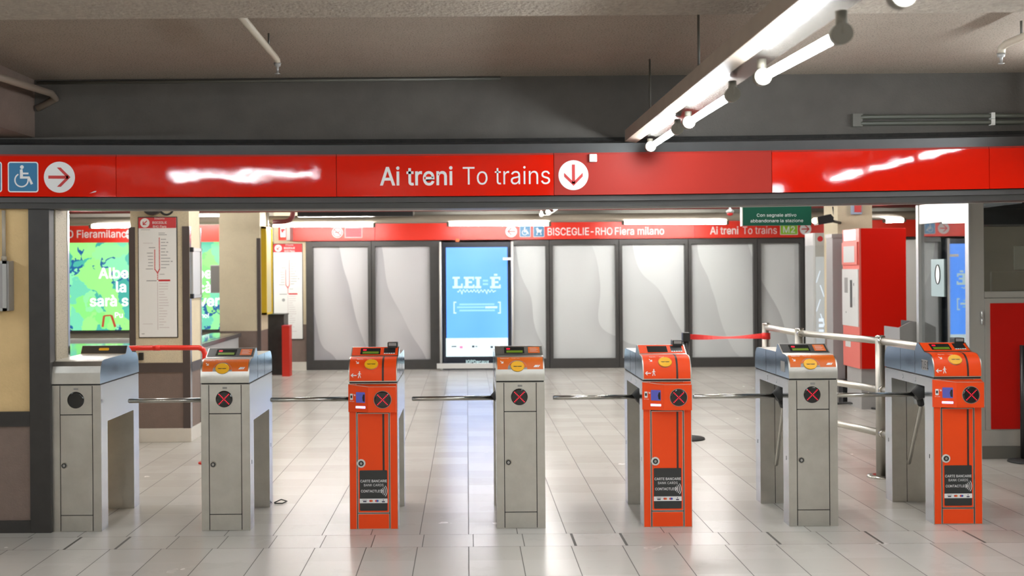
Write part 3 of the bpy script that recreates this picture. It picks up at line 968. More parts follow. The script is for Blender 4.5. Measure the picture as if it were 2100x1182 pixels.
def turnstile(loc, kind, label, hood='charcoal', arm=True, side_code=None):
    t = thing('turnstile', label, 'turnstile', loc, 'row of ticket turnstiles')
    orange = kind == 'orange'
    plain = kind == 'plain'
    film = orange
    MS = ['steel', 'steel_side', 'orange', 'seam']
    P = lambda nm, mb, m: link(nm, mb, m, t, True)
    # posts and housing
    fp = MB().box(-HW, HW, 0.0062, 0.125, 0.0, 0.902)
    side_faces(fp)
    fp.box(-0.106, 0.104, 0.0045, 0.0085, 0.004, 0.898, mi=3)
    P('front_post', fp, MS)
    for x0, x1 in ((-HW, -0.103), (0.101, HW)):
        P('front_column', plate(MB(), x0, x1, 0.0, 0.902, film), MS)
    P('rear_post', side_faces(MB().box(-HW, HW, 0.655, 0.77, 0.0, 0.902)), MS)
    P('post_seam', MB().box(-0.052, -0.049, 0.6535, 0.656, 0.0, 0.84), 'seam')
    hs = MB().box(-HW, HW, 0.125, 0.655, 0.843, 0.902)
    hs.box(0.0 if not plain else -HW, HW, 0.125, 0.655, 0.665, 0.843)
    P('housing', side_faces(hs), MS)
    P('cover_joint', MB().box(-HW + .004, HW - .004, 0.004, 0.766, 0.902, 0.912), 'seam')
    # head cover
    prof = mirrored(PROFILE) if plain else PROFILE
    cv = MB().prism(prof, 'x', -HW, HW)
    P('head_cover', side_faces(cv), ['steel', 'cover_side'])
    if not plain:
        for yy in (0.272, 0.50):
            P('cover_seam', MB().box(-HW - .0006, HW + .0006, yy, yy + .0016, 0.914, 1.055), 'seam')
    # front panels
    if not orange:
        P('upper_panel', plate(MB(), -0.0982, 0.0962, 0.724, 0.898, False), MS)
        lk = decal('maker_plate', s_rect(-0.016, 0.012, 0.874, 0.886), 'grey_metal', t, fmap(-0.0006), True)
    d = P('door', plate(MB(), -0.0982, 0.0962, 0.103, 0.718, film), MS)
    P('kick_plate', plate(MB(), -0.0982, 0.0962, 0.002, 0.098, film), MS)
    lx, lz = -0.076, 0.409
    ring = MB().tube([(lx, 0.0, lz), (lx, -0.006, lz)], 0.026 if orange else 0.0195, 24)
    lock = link('lock', ring, 'white_paint' if orange else 'steel_tube', d, True)
    link('lock_core', MB().tube([(lx, -0.005, lz), (lx, -0.009, lz)], 0.0165 if orange else 0.015, 20), 'rubber', lock, True)
    decal('keyhole', s_join(s_disc(lx, lz, 0.0065, 0.008), ), 'alu', lock, fmap(-0.0096), True)
    decal('keyway', s_rect(lx - .0013, lx + .0013, lz - .006, lz + .006), 'seam', lock, fmap(-0.0102), True)
    # lamp
    if orange:
        lamp_c, ly = (0.062, 0.806), -0.047
        bx = MB()
        plan = [(-0.152, 0.010), (-0.152, -0.004), (-0.026, -0.045), (0.143, -0.045), (0.143, 0.010)]
        top = [(x, y) for x, y in plan]
        A = [bx.bm.verts.new((x, y, 0.727)) for x, y in plan]
        B = [bx.bm.verts.new((x, y, 0.884 + (0.014 if y > -0.03 else 0.0))) for x, y in plan]
        C = [bx.bm.verts.new((-0.152, 0.010, 0.899)), bx.bm.verts.new((0.143, 0.010, 0.899))]
        for i in range(4):
            bx.bm.faces.new((A[i], A[i + 1], B[i + 1], B[i]))
        bx.bm.faces.new((A[4], A[0], B[0], B[4]))
        bx.bm.faces.new(list(reversed(A)))
        bx.bm.faces.new((B[0], B[1], B[2]))
        bx.bm.faces.new((B[0], B[2], B[3], B[4]))
        bx.bm.verts.remove(C[0])
        bx.bm.verts.remove(C[1])
        rb = P('reader_box', bx, 'orange')
        sl = Vector((0.126, -0.041)).normalized()

        def lmap(off):
            # slanted left face of the reader box, a measured along it from its left edge
            return lambda a, b: (-0.152 + sl.x * a + sl.y * off, -0.004 + sl.y * a - sl.x * off, b)
        edge = MB()
        for (xa, ya, za), (xb, yb, zb) in (((-0.152, -0.004, 0.898), (-0.026, -0.045, 0.885)), ((-0.026, -0.045, 0.885), (0.143, -0.045, 0.885))):
            edge.tube([(xa, ya - .0006, za), (xb, yb - .0006, zb)], 0.0014, 6)
        link('reader_edge', edge, 'alu', rb, True)
        decal('screen', s_rrect(0.052, 0.112, 0.786, 0.851, 0.004), 'reader', rb, lmap(0.0015), True)
        decal('screen_patch', s_poly([(0.098, 0.795), (0.110, 0.792), (0.110, 0.838), (0.100, 0.838), (0.094, 0.818)]), 'black_gloss', rb, lmap(0.0024), True)  # dark glossy patch near the right side of the reader screen
        decal('light_strip', s_rect(0.050, 0.113, 0.752, 0.765), 'led_blue', rb, lmap(0.0015), True)
        decal('phone_symbol', s_rrect(0.012, 0.031, 0.802, 0.840, 0.003), 'white', rb, lmap(0.0015), True)
        decal('phone_screen', s_rect(0.0155, 0.0275, 0.813, 0.830), 'charcoal', rb, lmap(0.0022), True)
        decal('phone_arrow', s_move(s_arrow(0.015, 0.003, 0.006), 0.042, 0.833, 1, -math.pi / 4), 'white', rb, lmap(0.0015), True)
        decal('reader_lettering', s_move(s_text('QR Code', 0.0055), 0.024, 0.791), 'white', rb, lmap(0.0015), True)
        link('ring', MB().tube([(lamp_c[0], -0.044, lamp_c[1]), (lamp_c[0], -0.0475, lamp_c[1])], 0.0545, 40), 'grey_metal', rb, True)
    else:
        lamp_c, ly = (-0.006 if not plain else -0.003, 0.812), -0.003
    lamp = P('signal_lamp', MB().tube([(lamp_c[0], ly + .006, lamp_c[1]), (lamp_c[0], ly - .001, lamp_c[1]), (lamp_c[0], ly - .005, lamp_c[1])], [0.0515, 0.0515, 0.044], 40), 'black_gloss')
    if not plain:
        decal('led_cross', s_move(led_cross(0.0515), lamp_c[0], lamp_c[1]), 'led_red', lamp, fmap(ly - 0.0056), True)
    # cover graphics
    if plain:
        steep = mirrored(PROFILE)
        k = steep.index((0.77 - 0.272, 1.058))
        seg = steep[k:k + 2]
        h = Skin(seg, 0.0012)
        hp = decal('hood_panel', s_rect(-HW + .002, HW - .002, 0.004, h.len), 'charcoal', t, h, True)
        h2 = Skin(seg, 0.0022)
        decal('ticket_slot', s_rrect(-0.034, 0.034, h.len * 0.40, h.len * 0.72, 0.008), 'yellow', hp, h2, True)
        return t
    f = Skin(FRONT, 0.0012)
    fa, fb, fc = Skin(FRONT, 0.0020), Skin(FRONT, 0.0028), Skin(FRONT, 0.0036)
    hseg = [HUMP[0], HUMP[1]]
    h, h2, h3, h4 = Skin(hseg, 0.0012), Skin(hseg, 0.0022), Skin(hseg, 0.0030), Skin(hseg, 0.0036)
    hood_m = 'orange' if orange else hood
    hp = decal('hood_panel', s_rect(-HW + .006, HW - .006, 0.004, h.len - 0.002), hood_m, t, h, True)
    dx0, dx1 = (-0.092, 0.034)
    ds = decal('display', s_rect(dx0, dx1, 0.016, 0.084), 'lcd', hp, h2, True)
    if hood != 'blank':
        decal('display_text', s_rect(dx0 + .014, dx1 - .010, 0.022, 0.046), 'lcd_green', ds, h3, True)
        decal('display_mark', s_rrect(dx0 + .014, dx0 + .038, 0.056, 0.072, 0.006), 'led_red', ds, h3, True)
    if orange:
        decal('card_label', s_rect(0.056, 0.128, 0.024, 0.086), 'black', hp, h2, True)
        decal('card_logos', s_join(*[s_rect(0.057 + .0145 * i, 0.068 + .0145 * i, 0.019, 0.029) for i in range(5)]), 'white', hp, h3, True)
        rd = MB().box(0.076, 0.140, 0.205, 0.275, 1.100, 1.140, 0.004)
        r = P('card_reader', rd, 'black')
        link('reader_face', MB().box(0.084, 0.132, 0.203, 0.206, 1.118, 1.136), 'grey_metal', r, True)
        skin = decal('cover_film', s_sheet(-HW + .0065, HW - .0065, 0.006, f.len - 0.005), 'orange', t, f, True)
        decal('stripe', s_sheet(0.056, 0.068, 0.005, f.len - 0.004), 'stripe', skin, fa, True)
        decal('arrow', s_move(s_arrow(0.026, 0.0045, 0.009), -0.097, 0.122, 1, -math.pi / 4), 'white', skin, fa, True)
        decal('lettering', s_join(s_move(s_text('Biglietto', 0.0075, 0.012), -0.082, 0.149), s_move(s_text('Ticket', 0.0075, -0.003), -0.026, 0.149)), 'white', skin, fa, True)
        decal('walk_symbol', s_join(s_move(s_walker(0.042), -0.083, 0.044), s_move(s_arrow(0.036, 0.0055, 0.011), -0.118, 0.040, 1, math.pi)), 'white', skin, fa, True)
        slot_x, slot_t = -0.010, 0.108
    else:
        t0, t1 = 0.070, 0.165
        skin = decal('ticket_label', s_sheet(-HW + .010, HW - .008, t0, t1), 'orange_label', t, f, True)
        n = 28
        arch = [(-0.016 + 0.060 * math.cos(math.pi * i / n), t0 + 0.060 * math.sin(math.pi * i / n)) for i in range(n + 1)]
        decal('slot_recess', (arch, [tuple(range(n + 1))]), 'grey_metal', skin, fa, True)
        decal('arrow', s_move(s_arrow(0.026, 0.0045, 0.009), -0.112, 0.117, 1, -math.pi / 4), 'white', skin, fa, True)
        decal('lettering', s_join(s_move(s_text('Biglietto qui', 0.007, 0.014, 'L'), -0.122, 0.146), s_move(s_text('Ticket here', 0.007, -0.003, 'L'), -0.052, 0.146)), 'white', skin, fa, True)
        decal('logo', s_join(s_poly([(0.082, 0.083), (0.104, 0.083), (0.113, 0.096), (0.093, 0.096)]), s_poly([(0.106, 0.083), (0.114, 0.083), (0.124, 0.096), (0.115, 0.096)])), 'white', skin, fa, True)
        decal('notice', s_rrect(0.060, 0.132, 0.018, 0.086, 0.003), 'orange_label', hp, h2, True)
        decal('notice_lines', s_join(*[s_rect(0.070, 0.122 - .01 * (i % 2), 0.030 + .013 * i, 0.0335 + .013 * i) for i in range(4)]), 'map_pale', hp, h3, True)
        slot_x, slot_t = -0.016, 0.088
    # ticket slot: yellow oval boss on the rounded front
    a0, a1 = Vector(f(slot_x, slot_t)), Vector(Skin(FRONT, 0.011)(slot_x, slot_t))
    nrm = (a1 - a0).normalized()
    up = nrm.cross(Vector((1, 0, 0)))
    up = -up if up.z < 0 else up
    sm = MB()
    rings = []
    for off, k in ((-0.006, 1.0), (0.004, 1.0), (0.0085, 0.93)):
        rings.append([sm.bm.verts.new(a0 + nrm * off + Vector((1, 0, 0)) * (0.0425 * k * math.cos(2 * math.pi * i / 36)) + up * (0.034 * k * math.sin(2 * math.pi * i / 36))) for i in range(36)])
    for A, B in zip(rings, rings[1:]):
        for i in range(36):
            q = sm.bm.faces.new((A[i], A[(i + 1) % 36], B[(i + 1) % 36], B[i]))
            q.material_index = 1 if A is rings[0] else 0
    sm.bm.faces.new(rings[-1])
    so = P('ticket_slot', sm, ['yellow', 'alu'])
    smap = lambda off: (lambda x, z: tuple(a0 + nrm * off + Vector((1, 0, 0)) * x + up * z))
    decal('slit', s_join(s_rect(-0.026, 0.026, -0.0025, 0.0005), s_rect(-0.022, -0.006, -0.004, -0.002), s_rect(0.004, 0.024, -0.004, -0.002)), 'black', so, smap(0.0093), True)
    # poster and stripe on the orange door
    if orange:
        decal('stripe', s_rect(0.056, 0.068, 0.36, 0.713), 'stripe', d, fmap(-0.0014), True)
        po = decal('bank_card_poster', s_rrect(-0.086, 0.084, 0.116, 0.366, 0.006), 'poster', d, fmap(-0.0020), True)
        q = fmap(-0.0028)
        decal('lettering', s_join(s_move(s_text('CARTE BANCARIE', 0.0150, 0.018, squeeze=0.93), 0, 0.292), s_move(s_text('BANK CARDS', 0.0150, -0.004, squeeze=0.93), 0, 0.267),
                                  s_move(s_text('CONTACTLESS', 0.0150, 0.018, 'L', squeeze=0.93), -0.079, 0.230)), 'white', po, q, True)
        decal('contactless_waves', s_join(*[s_arc(0.030, 0.2375, 0.019 + .0105 * i, 0.0225 + .0105 * i, -38, 38) for i in range(4)]), 'white', po, q, True)
        decal('logo_strip', s_rect(-0.087, 0.085, 0.163, 0.191), 'white', po, q, True)
        qq = fmap(-0.0034)
        decal('logo_marks', s_join(s_rect(-0.070, -0.042, 0.181, 0.1835), s_rect(-0.066, -0.045, 0.170, 0.1775), s_rect(0.050, 0.068, 0.168, 0.1755), s_disc(0.059, 0.182, 0.003)), 'screen_ink', po, qq, True)
        decal('red_mark', s_disc(-0.021, 0.177, 0.0068), 'map_red', po, qq, True)
        decal('red_mark', s_disc(0.015, 0.177, 0.0068), 'map_red', po, qq, True)
        decal('warm_mark', s_disc(-0.013, 0.177, 0.0068), 'orange_label', po, fmap(-0.0039), True)
        decal('blue_mark', s_disc(0.023, 0.177, 0.0068), 'blue_ink', po, fmap(-0.0039), True)
    # rotating arms on the left side
    if arm:
        hb = P('hub', MB().tube([(-0.015, 0.275, 0.842), (-0.075, 0.270, 0.822), (-0.158, 0.265, 0.765)], [0.062, 0.060, 0.034], 20), 'rubber')
        link('arm', MB().tube([(-0.120, 0.270, 0.775), (-0.676, 0.275, 0.772), (-0.683, 0.275, 0.772)], [0.0145, 0.0145, 0.011], 16), 'steel_tube', hb, True)
        link('arm', MB().tube([(-0.120, 0.280, 0.760), (-0.085, 0.330, 0.690), (-0.060, 0.600, 0.275), (-0.0597, 0.604, 0.268)], [0.0145, 0.0145, 0.0145, 0.011], 16), 'steel_tube', hb, True)
        link('arm_socket', MB().tube([(-0.125, 0.275, 0.768), (-0.092, 0.320, 0.704)], 0.021, 14), 'rubber', hb, True)
    # side details
    for yy in (0.06, 0.715):
        decal('side_catch', s_rect(yy - .004, yy + .004, 0.40, 0.425), 'rubber', t, lambda a, b: (-HW - .0008, a, b), True)
        decal('side_catch', s_rect(yy - .004, yy + .004, 0.40, 0.425), 'rubber', t, lambda a, b: (HW + .0008, a, b), True)
    for yy in (0.27, 0.47):
        decal('rivet_plate', s_arc(yy, 0.872, 0.010, 0.014, 60, 300), 'alu_light', t, lambda a, b: (-HW - .0008, a, b), True)
    if side_code is not None:
        # number plate on the left cheek of the cover, read from the lane
        pl = decal('number_plate', s_rect(0.075, 0.165, 0.945, 1.010), 'grey_metal', t, lambda a, b: (-HW - .0010, a, b), True)
        if side_code:
            decal('lettering', s_move(s_text(side_code, 0.046, 0.01, squeeze=0.62), 0.120, 0.955), 'black', pl, lambda a, b: (-HW - .0018, 0.240 - a, b), True)
    return t


GY = 6.66
turnstile((-2.413, GY, 0), 'plain', 'plain steel turnstile against the cream wall, round lamp unlit, no ticket slot in front', arm=False)
turnstile((-1.495, GY, 0), 'steel', 'steel turnstile with dark display hood and orange ticket label, next after the unlit one')
turnstile((-0.583, GY, 0), 'orange', 'orange turnstile standing between two steel ones, clear of the hanging red belt')
turnstile((0.325, GY, 0), 'steel', 'steel turnstile with bare steel display hood, in front of the blue screen', hood='steel')
turnstile((1.230, GY, 0), 'orange', 'orange turnstile in front of the belt stanchion, its display washed pale', hood='blank')
turnstile((2.130, GY, 0), 'steel', 'steel turnstile with dark display hood in front of the steel handrail posts', side_code='')
turnstile((3.030, GY + 0.02, 0), 'orange', 'orange turnstile beside the booth, a number plate on its side', side_code='TU51')


# ------------------------------------------------------------------ red sign panels over the gates
SY = 6.56
SEAMS = [-210, 238, 690, 1136, 1583, 2029, 2475, 2920, -660]
SXS = [at(p, 360, SY).x for p in SEAMS]
ZB, ZT = 2.047, 2.292


def red_panel(i, label):
    x0, x1 = (SXS[i] if i >= 0 else SXS[-1]) + 0.0015, SXS[i + 1] - 0.0015
    t = thing('sign_panel', label, 'sign', ((x0 + x1) / 2, SY, ZB + sag((x0 + x1) / 2)), 'red sign panels over the gates')
    b = MB()
    loft_x(b, span(x0, x1, 8), [(SY, ZB), (SY, ZT), (SY + 0.03, ZT + 0.0), (SY + 0.03, ZB)])
    link('panel_face', b, 'red_matte' if i == 3 else 'red', t)
    b = MB()
    loft_x(b, span(x0, x1, 8), [(SY + 0.006, ZT + 0.0005), (SY + 0.004, ZT + 0.012), (SY + 0.035, ZT + 0.012), (SY + 0.035, ZT + 0.0005)])
    link('top_lip', b, 'red_edge', t)
    return t


def sign_map(off):
    return lambda a, b: (a, SY - off, b + sag(a))


def sx(px):
    return at(px, 360, SY).x


SZ = (ZB + ZT) / 2 - 0.004
sp = red_panel(0, 'red sign panel with the wheelchair symbol and an arrow pointing right')


def pictogram(p, cx, cz, w, fn, kind, r=0.1):
    a = decal('pictogram_border', s_rrect(cx - w / 2, cx + w / 2, cz - w / 2, cz + w / 2, w * 0.09), 'white', p, fn(0.001))
    b = decal('pictogram_field', s_rrect(cx - w * .462, cx + w * .462, cz - w * .462, cz + w * .462, w * 0.06), 'blue_sign', a, fn(0.0018))
    if kind == 'wheelchair':
        decal('wheelchair_symbol', s_move(s_wheelchair(w * 0.82), cx, cz + w * 0.03), 'white', a, fn(0.0026))
    elif kind == 'pram':
        decal('pram_symbol', s_move(s_pram(w * 0.85), cx, cz + w * 0.02), 'white', a, fn(0.0026))
    return a


def arrow_disc(p, cx, cz, r, fn, ang, col='sign_red'):
    a = decal('arrow_disc', s_disc(cx, cz, r), 'white', p, fn(0.001))
    decal('arrow', s_move(s_arrow(r * 1.42, r * 0.20, r * 0.62), cx, cz, 1, ang), col, a, fn(0.0022))
    return a


pictogram(sp, sx(47.5), SZ, 0.186, sign_map, 'wheelchair')
pictogram(sp, sx(-27), SZ, 0.186, sign_map, 'none')
arrow_disc(sp, sx(122), SZ, 0.0945, sign_map, 0.0)
decal('scratch', s_poly([(sx(183), ZB + .020), (sx(193), ZB + .034), (sx(198), ZB + .035), (sx(196), ZB + .028)]), 'map_pale', sp, sign_map(0.0012))
red_panel(1, 'blank red sign panel right of the arrow panel, long streak of lamplight across it')
sp = red_panel(2, 'red sign panel lettered Ai treni To trains in white')
tw = sx(928) - sx(779)
tA = s_text('Ai treni', 0.108, 0.024, 'L')
wA = max(v[0] for v in tA[0]) - min(v[0] for v in tA[0])
tB = s_text('To trains', 0.108, -0.006, 'L')
wB = max(v[0] for v in tB[0]) - min(v[0] for v in tB[0])


def fit(sh, x0, x1, z):
    a, b = min(v[0] for v in sh[0]), max(v[0] for v in sh[0])
    k = (x1 - x0) / (b - a)
    return [(x0 + (x - a) * k, z + y) for x, y in sh[0]], sh[1]


decal('bold_lettering', fit(tA, sx(779), sx(928), SZ - 0.050), 'white', sp, sign_map(0.001))
decal('light_lettering', fit(tB, sx(949), sx(1128), SZ - 0.050), 'white', sp, sign_map(0.001))
sp = red_panel(3, 'red sign panel with a white disc and arrow pointing down')
arrow_disc(sp, sx(1176), SZ + 0.002, 0.091, sign_map, -math.pi / 2)
sn = MB().box(sx(1208), sx(1224), SY - 0.02, SY - 0.0006, ZT - 0.048 + 0.002, ZT + 0.003, 0.006)
tag(link('sensor_box', sn, 'white_paint'), 'small white sensor box at the top edge of the down-arrow panel', 'sensor')
red_panel(4, 'blank red sign panel with slanting lamp reflection, right of the lamp row')
red_panel(5, 'blank red sign panel above the booth door, cut by the picture edge')
red_panel(6, 'blank red sign panel beyond the booth door, outside the view')
red_panel(-1, 'blank red sign panel before the wheelchair panel, outside the view')


# ------------------------------------------------------------------ lamps
def lamp(label, p, q, tube_m, r=0.016, cap=0.031, up=0.075, cat='lamp', group=None, bracket=True, name='fluorescent_lamp'):
    p, q = Vector(p), Vector(q)
    d = (q - p).normalized()
    t = thing(name, label, cat, (p + q) / 2, group)
    link('tube', MB().tube([p, q], r, 12), tube_m, t)
    for a, s in ((p, -1), (q, 1)):
        e = link('end_cap', MB().tube([a - d * s * 0.004, a + d * s * 0.035], cap, 18), 'cap_beige', t)
        if bracket:
            m = a + d * s * 0.02
            link('bracket', MB().tube([m, m + Vector((0, 0, up))], cap * 0.55, 10), 'cap_beige', e)
    return t


NG = 'lamps of the row hanging over the gates'
LX, LZ = 1.097, 2.322
A = lambda px, py, Y: at(px, py, Y)
row = [((1.093, 6.38), (1.099, 5.62), 'fluorescent lamp at the far end of the hanging row, right above the red panels'),
       ((1.097, 5.30), (1.098, 4.46), 'middle fluorescent lamp in view of the hanging row'),
       ((1.098, 3.98), (1.098, 3.17), 'largest fluorescent lamp in view, nearest on the hanging row')]
zs = [(2.319, 2.322), (2.315, 2.312), (2.303, 2.280)]
for (a, b, lb), (za, zb) in zip(row, zs):
    lamp(lb, (a[0], a[1], za), (b[0], b[1], zb), 'tube_near', up=2.370 - max(za, zb), group=NG)
for k in range(5):
    y1 = 2.70 - 1.3 * k
    lamp('fluorescent lamp of the hanging row above and behind the viewer', (1.098, y1, 2.28), (1.098, y1 - 0.85, 2.28), 'tube_near', up=0.094, group='lamps of the row behind the viewer')
for k in range(4):  # unseen rear rows, added for more light on the turnstile fronts
    y1 = -0.6 - 1.3 * k
    lamp('fluorescent lamp added behind the viewer to brighten the turnstile fronts', (-1.25, y1, 2.42), (-1.25, y1 - 0.95, 2.42), 'tube_near', up=0.382, group='lamps of the row behind the viewer')
    lamp('fluorescent lamp added behind the viewer to brighten the turnstile fronts', (-4.2, y1 + 1.5, 2.42), (-4.2, y1 + 0.55, 2.42), 'tube_near', up=0.382, group='lamps of the row behind the viewer')
for y1 in (5.8, 4.85):  # unseen pair added to brighten the cream wall and the left turnstiles
    lamp('fluorescent lamp added to brighten the end wall, outside the view', (-4.3, y1, 2.42), (-4.3, y1 - 0.9, 2.42), 'tube_near', up=0.0, bracket=False, group='lamps above the left aisle')
tr = thing('lamp_tray', 'long white lamp tray with cable trunking running towards the header, carrying the hanging lamp row', 'tray', (1.1, 3.0, 2.37))
b = MB()
for y0, y1 in ((-4.0, 6.56),):
    b.prism([(1.045, 2.385), (1.155, 2.375), (1.155, 2.392), (1.045, 2.400)], 'y', y0, y1)
link('tray', b, 'tray_metal', tr)
b = MB().prism([(0.968, 2.372), (1.036, 2.362), (1.044, 2.405), (1.044, 2.44), (0.968, 2.44)], 'y', -4.0, 6.57)
link('trunking', b, 'conduit_tr', tr)
for yy in (0.5, 2.2, 3.55, 4.9, 6.2):
    link('hanger', MB().tube([(1.06, yy, 2.39), (1.06, yy, 2.801 if not 2.6 < yy < 4.5 else 2.66)], 0.006, 8), 'conduit_dark', tr)
# second row, to the right of the view
G2 = 'lamps of the row right of the view'
for y1 in (5.95, 4.93, 3.91, 1.5, 0.48, -0.54, -1.56):
    lamp('fluorescent lamp of the row above the right aisle, outside the view', (3.42, y1, 2.42), (3.42, y1 - 0.92, 2.42), 'tube_near', up=0.382, group=G2)
# cross lamps and the left row, above the viewer's left
lamp('fluorescent lamp across the left aisle, outside the view', (-3.05, 1.85, 2.60), (-1.55, 1.85, 2.60), 'tube_near', up=0.201, group='lamps above the left aisle')
# back hall lamps under the cream pipe
FG = 'long lamps in front of the far red band'
for x0, x1, y, lb in ((560, 765, 462.5, 'long warm lamp above the far no-smoking sign'), (921, 1125, 460.5, 'long warm lamp above the blue screen'), (1280, 1489, 457, 'long warm lamp above the far station names, left of the green sign')):
    lamp(lb, at(x0, y, 16.2), at(x1, y, 16.2), 'tube_far', 0.022, 0.03, 0.10, group=FG)
lamp('warm lamp over the leaf advert, left of the line-map pillar', at(188, 465, 16.2), at(330, 464, 16.2), 'tube_far', 0.022, 0.03, 0.10, group=FG)
lamp('warm lamp high between the line-map pillar and the pillar beyond', at(345, 443.5, 16.5), at(520, 442, 16.5), 'tube_far', 0.022, 0.03, 0.30, group=FG)
lamp('short-looking warm lamp behind the red ticket machine', at(1816, 453, 16.2), at(1852, 452, 16.2), 'tube_far', 0.03, 0.03, 0.08, group=FG)
# back hall rows running away from the gates, mostly hidden by the header
FR = 'lamp row running down the back hall'
for k in range(3):
    y0 = 13.0 + 0.95 * k
    lamp('small lamp of the row seen end-on above the blue screen', (1.13 - .02 * k, y0 + (.12 if k else 0), 2.36 + .01 * k), (1.12 - .02 * k, y0 + 0.62, 2.362 + .01 * k), 'tube_far', 0.022, 0.03, 0.39 - .01 * k, group=FR)
for k in range(3):
    y0 = 8.2 + 1.5 * k
    for xx in (-1.3, 1.15, 2.7):
        lamp('lamp added above the header edge to brighten the green sign', (xx, y0, 2.60), (xx, y0 + 1.2, 2.60), 'tube_far', 0.016, 0.022, 0.151, group='lamps hidden above the header edge')
lamp('lamp added above the header edge to brighten the green sign', (1.9, 7.25, 2.60), (1.9, 8.25, 2.60), 'tube_far', 0.016, 0.022, 0.151, group='lamps hidden above the header edge')  # extra unseen lamp, put in to light the green sign
for xx in (-3.3, -2.3):
    lamp('lamp added above the header edge to brighten the green sign', (xx, 7.4, 2.60), (xx, 8.6, 2.60), 'tube_far', 0.016, 0.022, 0.151, group='lamps hidden above the header edge')
for xx in (-5.2, -4.2, 5.4):
    for k in range(2):
        lamp('lamp added above the header edge to brighten the green sign', (xx, 11.0 + 2.9 * k, 2.60), (xx, 12.3 + 2.9 * k, 2.60), 'tube_far', 0.016, 0.022, 0.151, group='lamps hidden above the header edge')
b = MB().box(1.16, 1.24, 12.9, 16.2, 2.40, 2.43)
tag(link('lamp_tray', b, 'white_paint'), 'small white lamp tray seen end-on above the blue screen', 'tray')

# ------------------------------------------------------------------ pipes and conduits under the near ceiling
M_ = 'conduit'
t = thing('sprinkler_pipe', 'pale sprinkler pipe under the ceiling left of the lettered sign', 'pipe', (-0.98, 5.2, 2.7))
link('pipe', MB().tube([(-0.975, 4.55, 2.715), (-0.99, 5.62, 2.715), (-0.985, 5.66, 2.705), (-0.985, 5.67, 2.69)], 0.017, 12), M_, t)
link('nozzle', MB().tube([(-0.985, 5.67, 2.692), (-0.985, 5.67, 2.675), (-0.985, 5.67, 2.672), (-0.985, 5.67, 2.640), (-0.985, 5.67, 2.636), (-0.985, 5.67, 2.632)], [0.02, 0.016, 0.008, 0.006, 0.016, 0.004], 12), 'grey_metal', t)
link('hanger', MB().tube([(-0.99, 5.45, 2.72), (-0.99, 5.45, 2.801)], 0.005, 8), 'conduit_dark', t)
t = thing('sprinkler_pipe', 'pale sprinkler pipe under the ceiling at the upper right corner', 'pipe', (2.75, 5.3, 2.7))
link('pipe', MB().tube([(2.72, 4.6, 2.72), (2.735, 5.45, 2.72), (2.735, 5.50, 2.71), (2.735, 5.51, 2.68)], 0.019, 12), M_, t)
link('nozzle', MB().tube([(2.735, 5.51, 2.682), (2.735, 5.51, 2.665), (2.735, 5.51, 2.662), (2.735, 5.51, 2.635), (2.735, 5.51, 2.631), (2.735, 5.51, 2.627)], [0.021, 0.017, 0.008, 0.006, 0.017, 0.004], 12), 'grey_metal', t)
link('hanger', MB().tube([(2.73, 5.30, 2.73), (2.73, 5.30, 2.801)], 0.006, 8), 'conduit_dark', t)
tag(link('cable_conduit', MB().tube([(-2.55, 5.6, 2.66), (-2.53, 6.60, 2.695), (-2.54, 6.70, 2.68), (-2.66, 6.71, 2.62)], 0.021, 12), 'frame_brown2'), 'brown pipe at the upper left running along the side beam', 'pipe')
tag(link('cable_conduit', MB().tube([(-2.66, 6.707, 2.779), (0.22, 6.707, 2.785)], 0.010, 10), 'conduit_dark'), 'thin dark conduit along the top of the dark header beam', 'pipe')
for dz, zz in ((0, 2.528), (1, 2.488)):
    t = thing('wall_conduit', ('upper' if dz == 0 else 'lower') + ' of the two grey-green conduits on the header above the right panels', 'pipe', (3.2, 6.70, zz))
    link('pipe', MB().tube([(2.45, 6.70, zz), (4.6, 6.70, zz + 0.004)], 0.0145, 12), 'conduit_green', t)
    link('clip', MB().box(3.255, 3.278, 6.683, 6.72, zz - 0.018, zz + 0.020), 'white_paint', t)
    link('junction', MB().box(2.40, 2.46, 6.69, 6.72, zz - 0.02, zz + 0.02), 'conduit_dark', t)
tag(link('hanging_wire', MB().tube([(at(1433, 35, 6.0).x, 6.0, 2.80), (at(1434, 140, 6.0).x, 6.0, at(1434, 140, 6.0).z)], 0.003, 6), 'conduit_dark'), 'thin dark wire hanging from the ceiling left of the lamp row', 'wire')

# ------------------------------------------------------------------ items on the end wall at the left
t = thing('wall_box', 'grey metal box with pale frame on the cream wall, cut by the left edge', 'box', at(0, 590, 6.66))
p0, p1 = at(-70, 536, 6.60), at(21, 638, 6.60)
link('body', MB().box(p0.x, p1.x, 6.58, 6.66, p1.z, p0.z, 0.004), 'grey_metal', t)
fr = MB()
for q in ((p0.x, p1.x - .012, p0.z - .018, p0.z), (p0.x, p1.x - .012, p1.z, p1.z + .018), (p1.x - .035, p1.x - .012, p1.z, p0.z)):
    fr.box(q[0], q[1], 6.572, 6.582, q[2], q[3])
link('frame', fr, 'alu_light', t)
link('door_panel', MB().box(p0.x, p1.x - .036, 6.574, 6.582, p1.z + .019, p0.z - .019), 'cabinet_grey', t)
t = thing('cable_conduit', 'cream conduit running down the cream wall into the grey box', 'pipe', at(4, 480, 6.65))
link('pipe', MB().tube([(p1.x - .055, 6.645, p0.z - .002), (p1.x - .055, 6.645, 1.985)], 0.011, 10), M_, t)
link('collar', MB().tube([(p1.x - .055, 6.645, p0.z + .001), (p1.x - .055, 6.645, p0.z + .03)], 0.016, 10), M_, t)


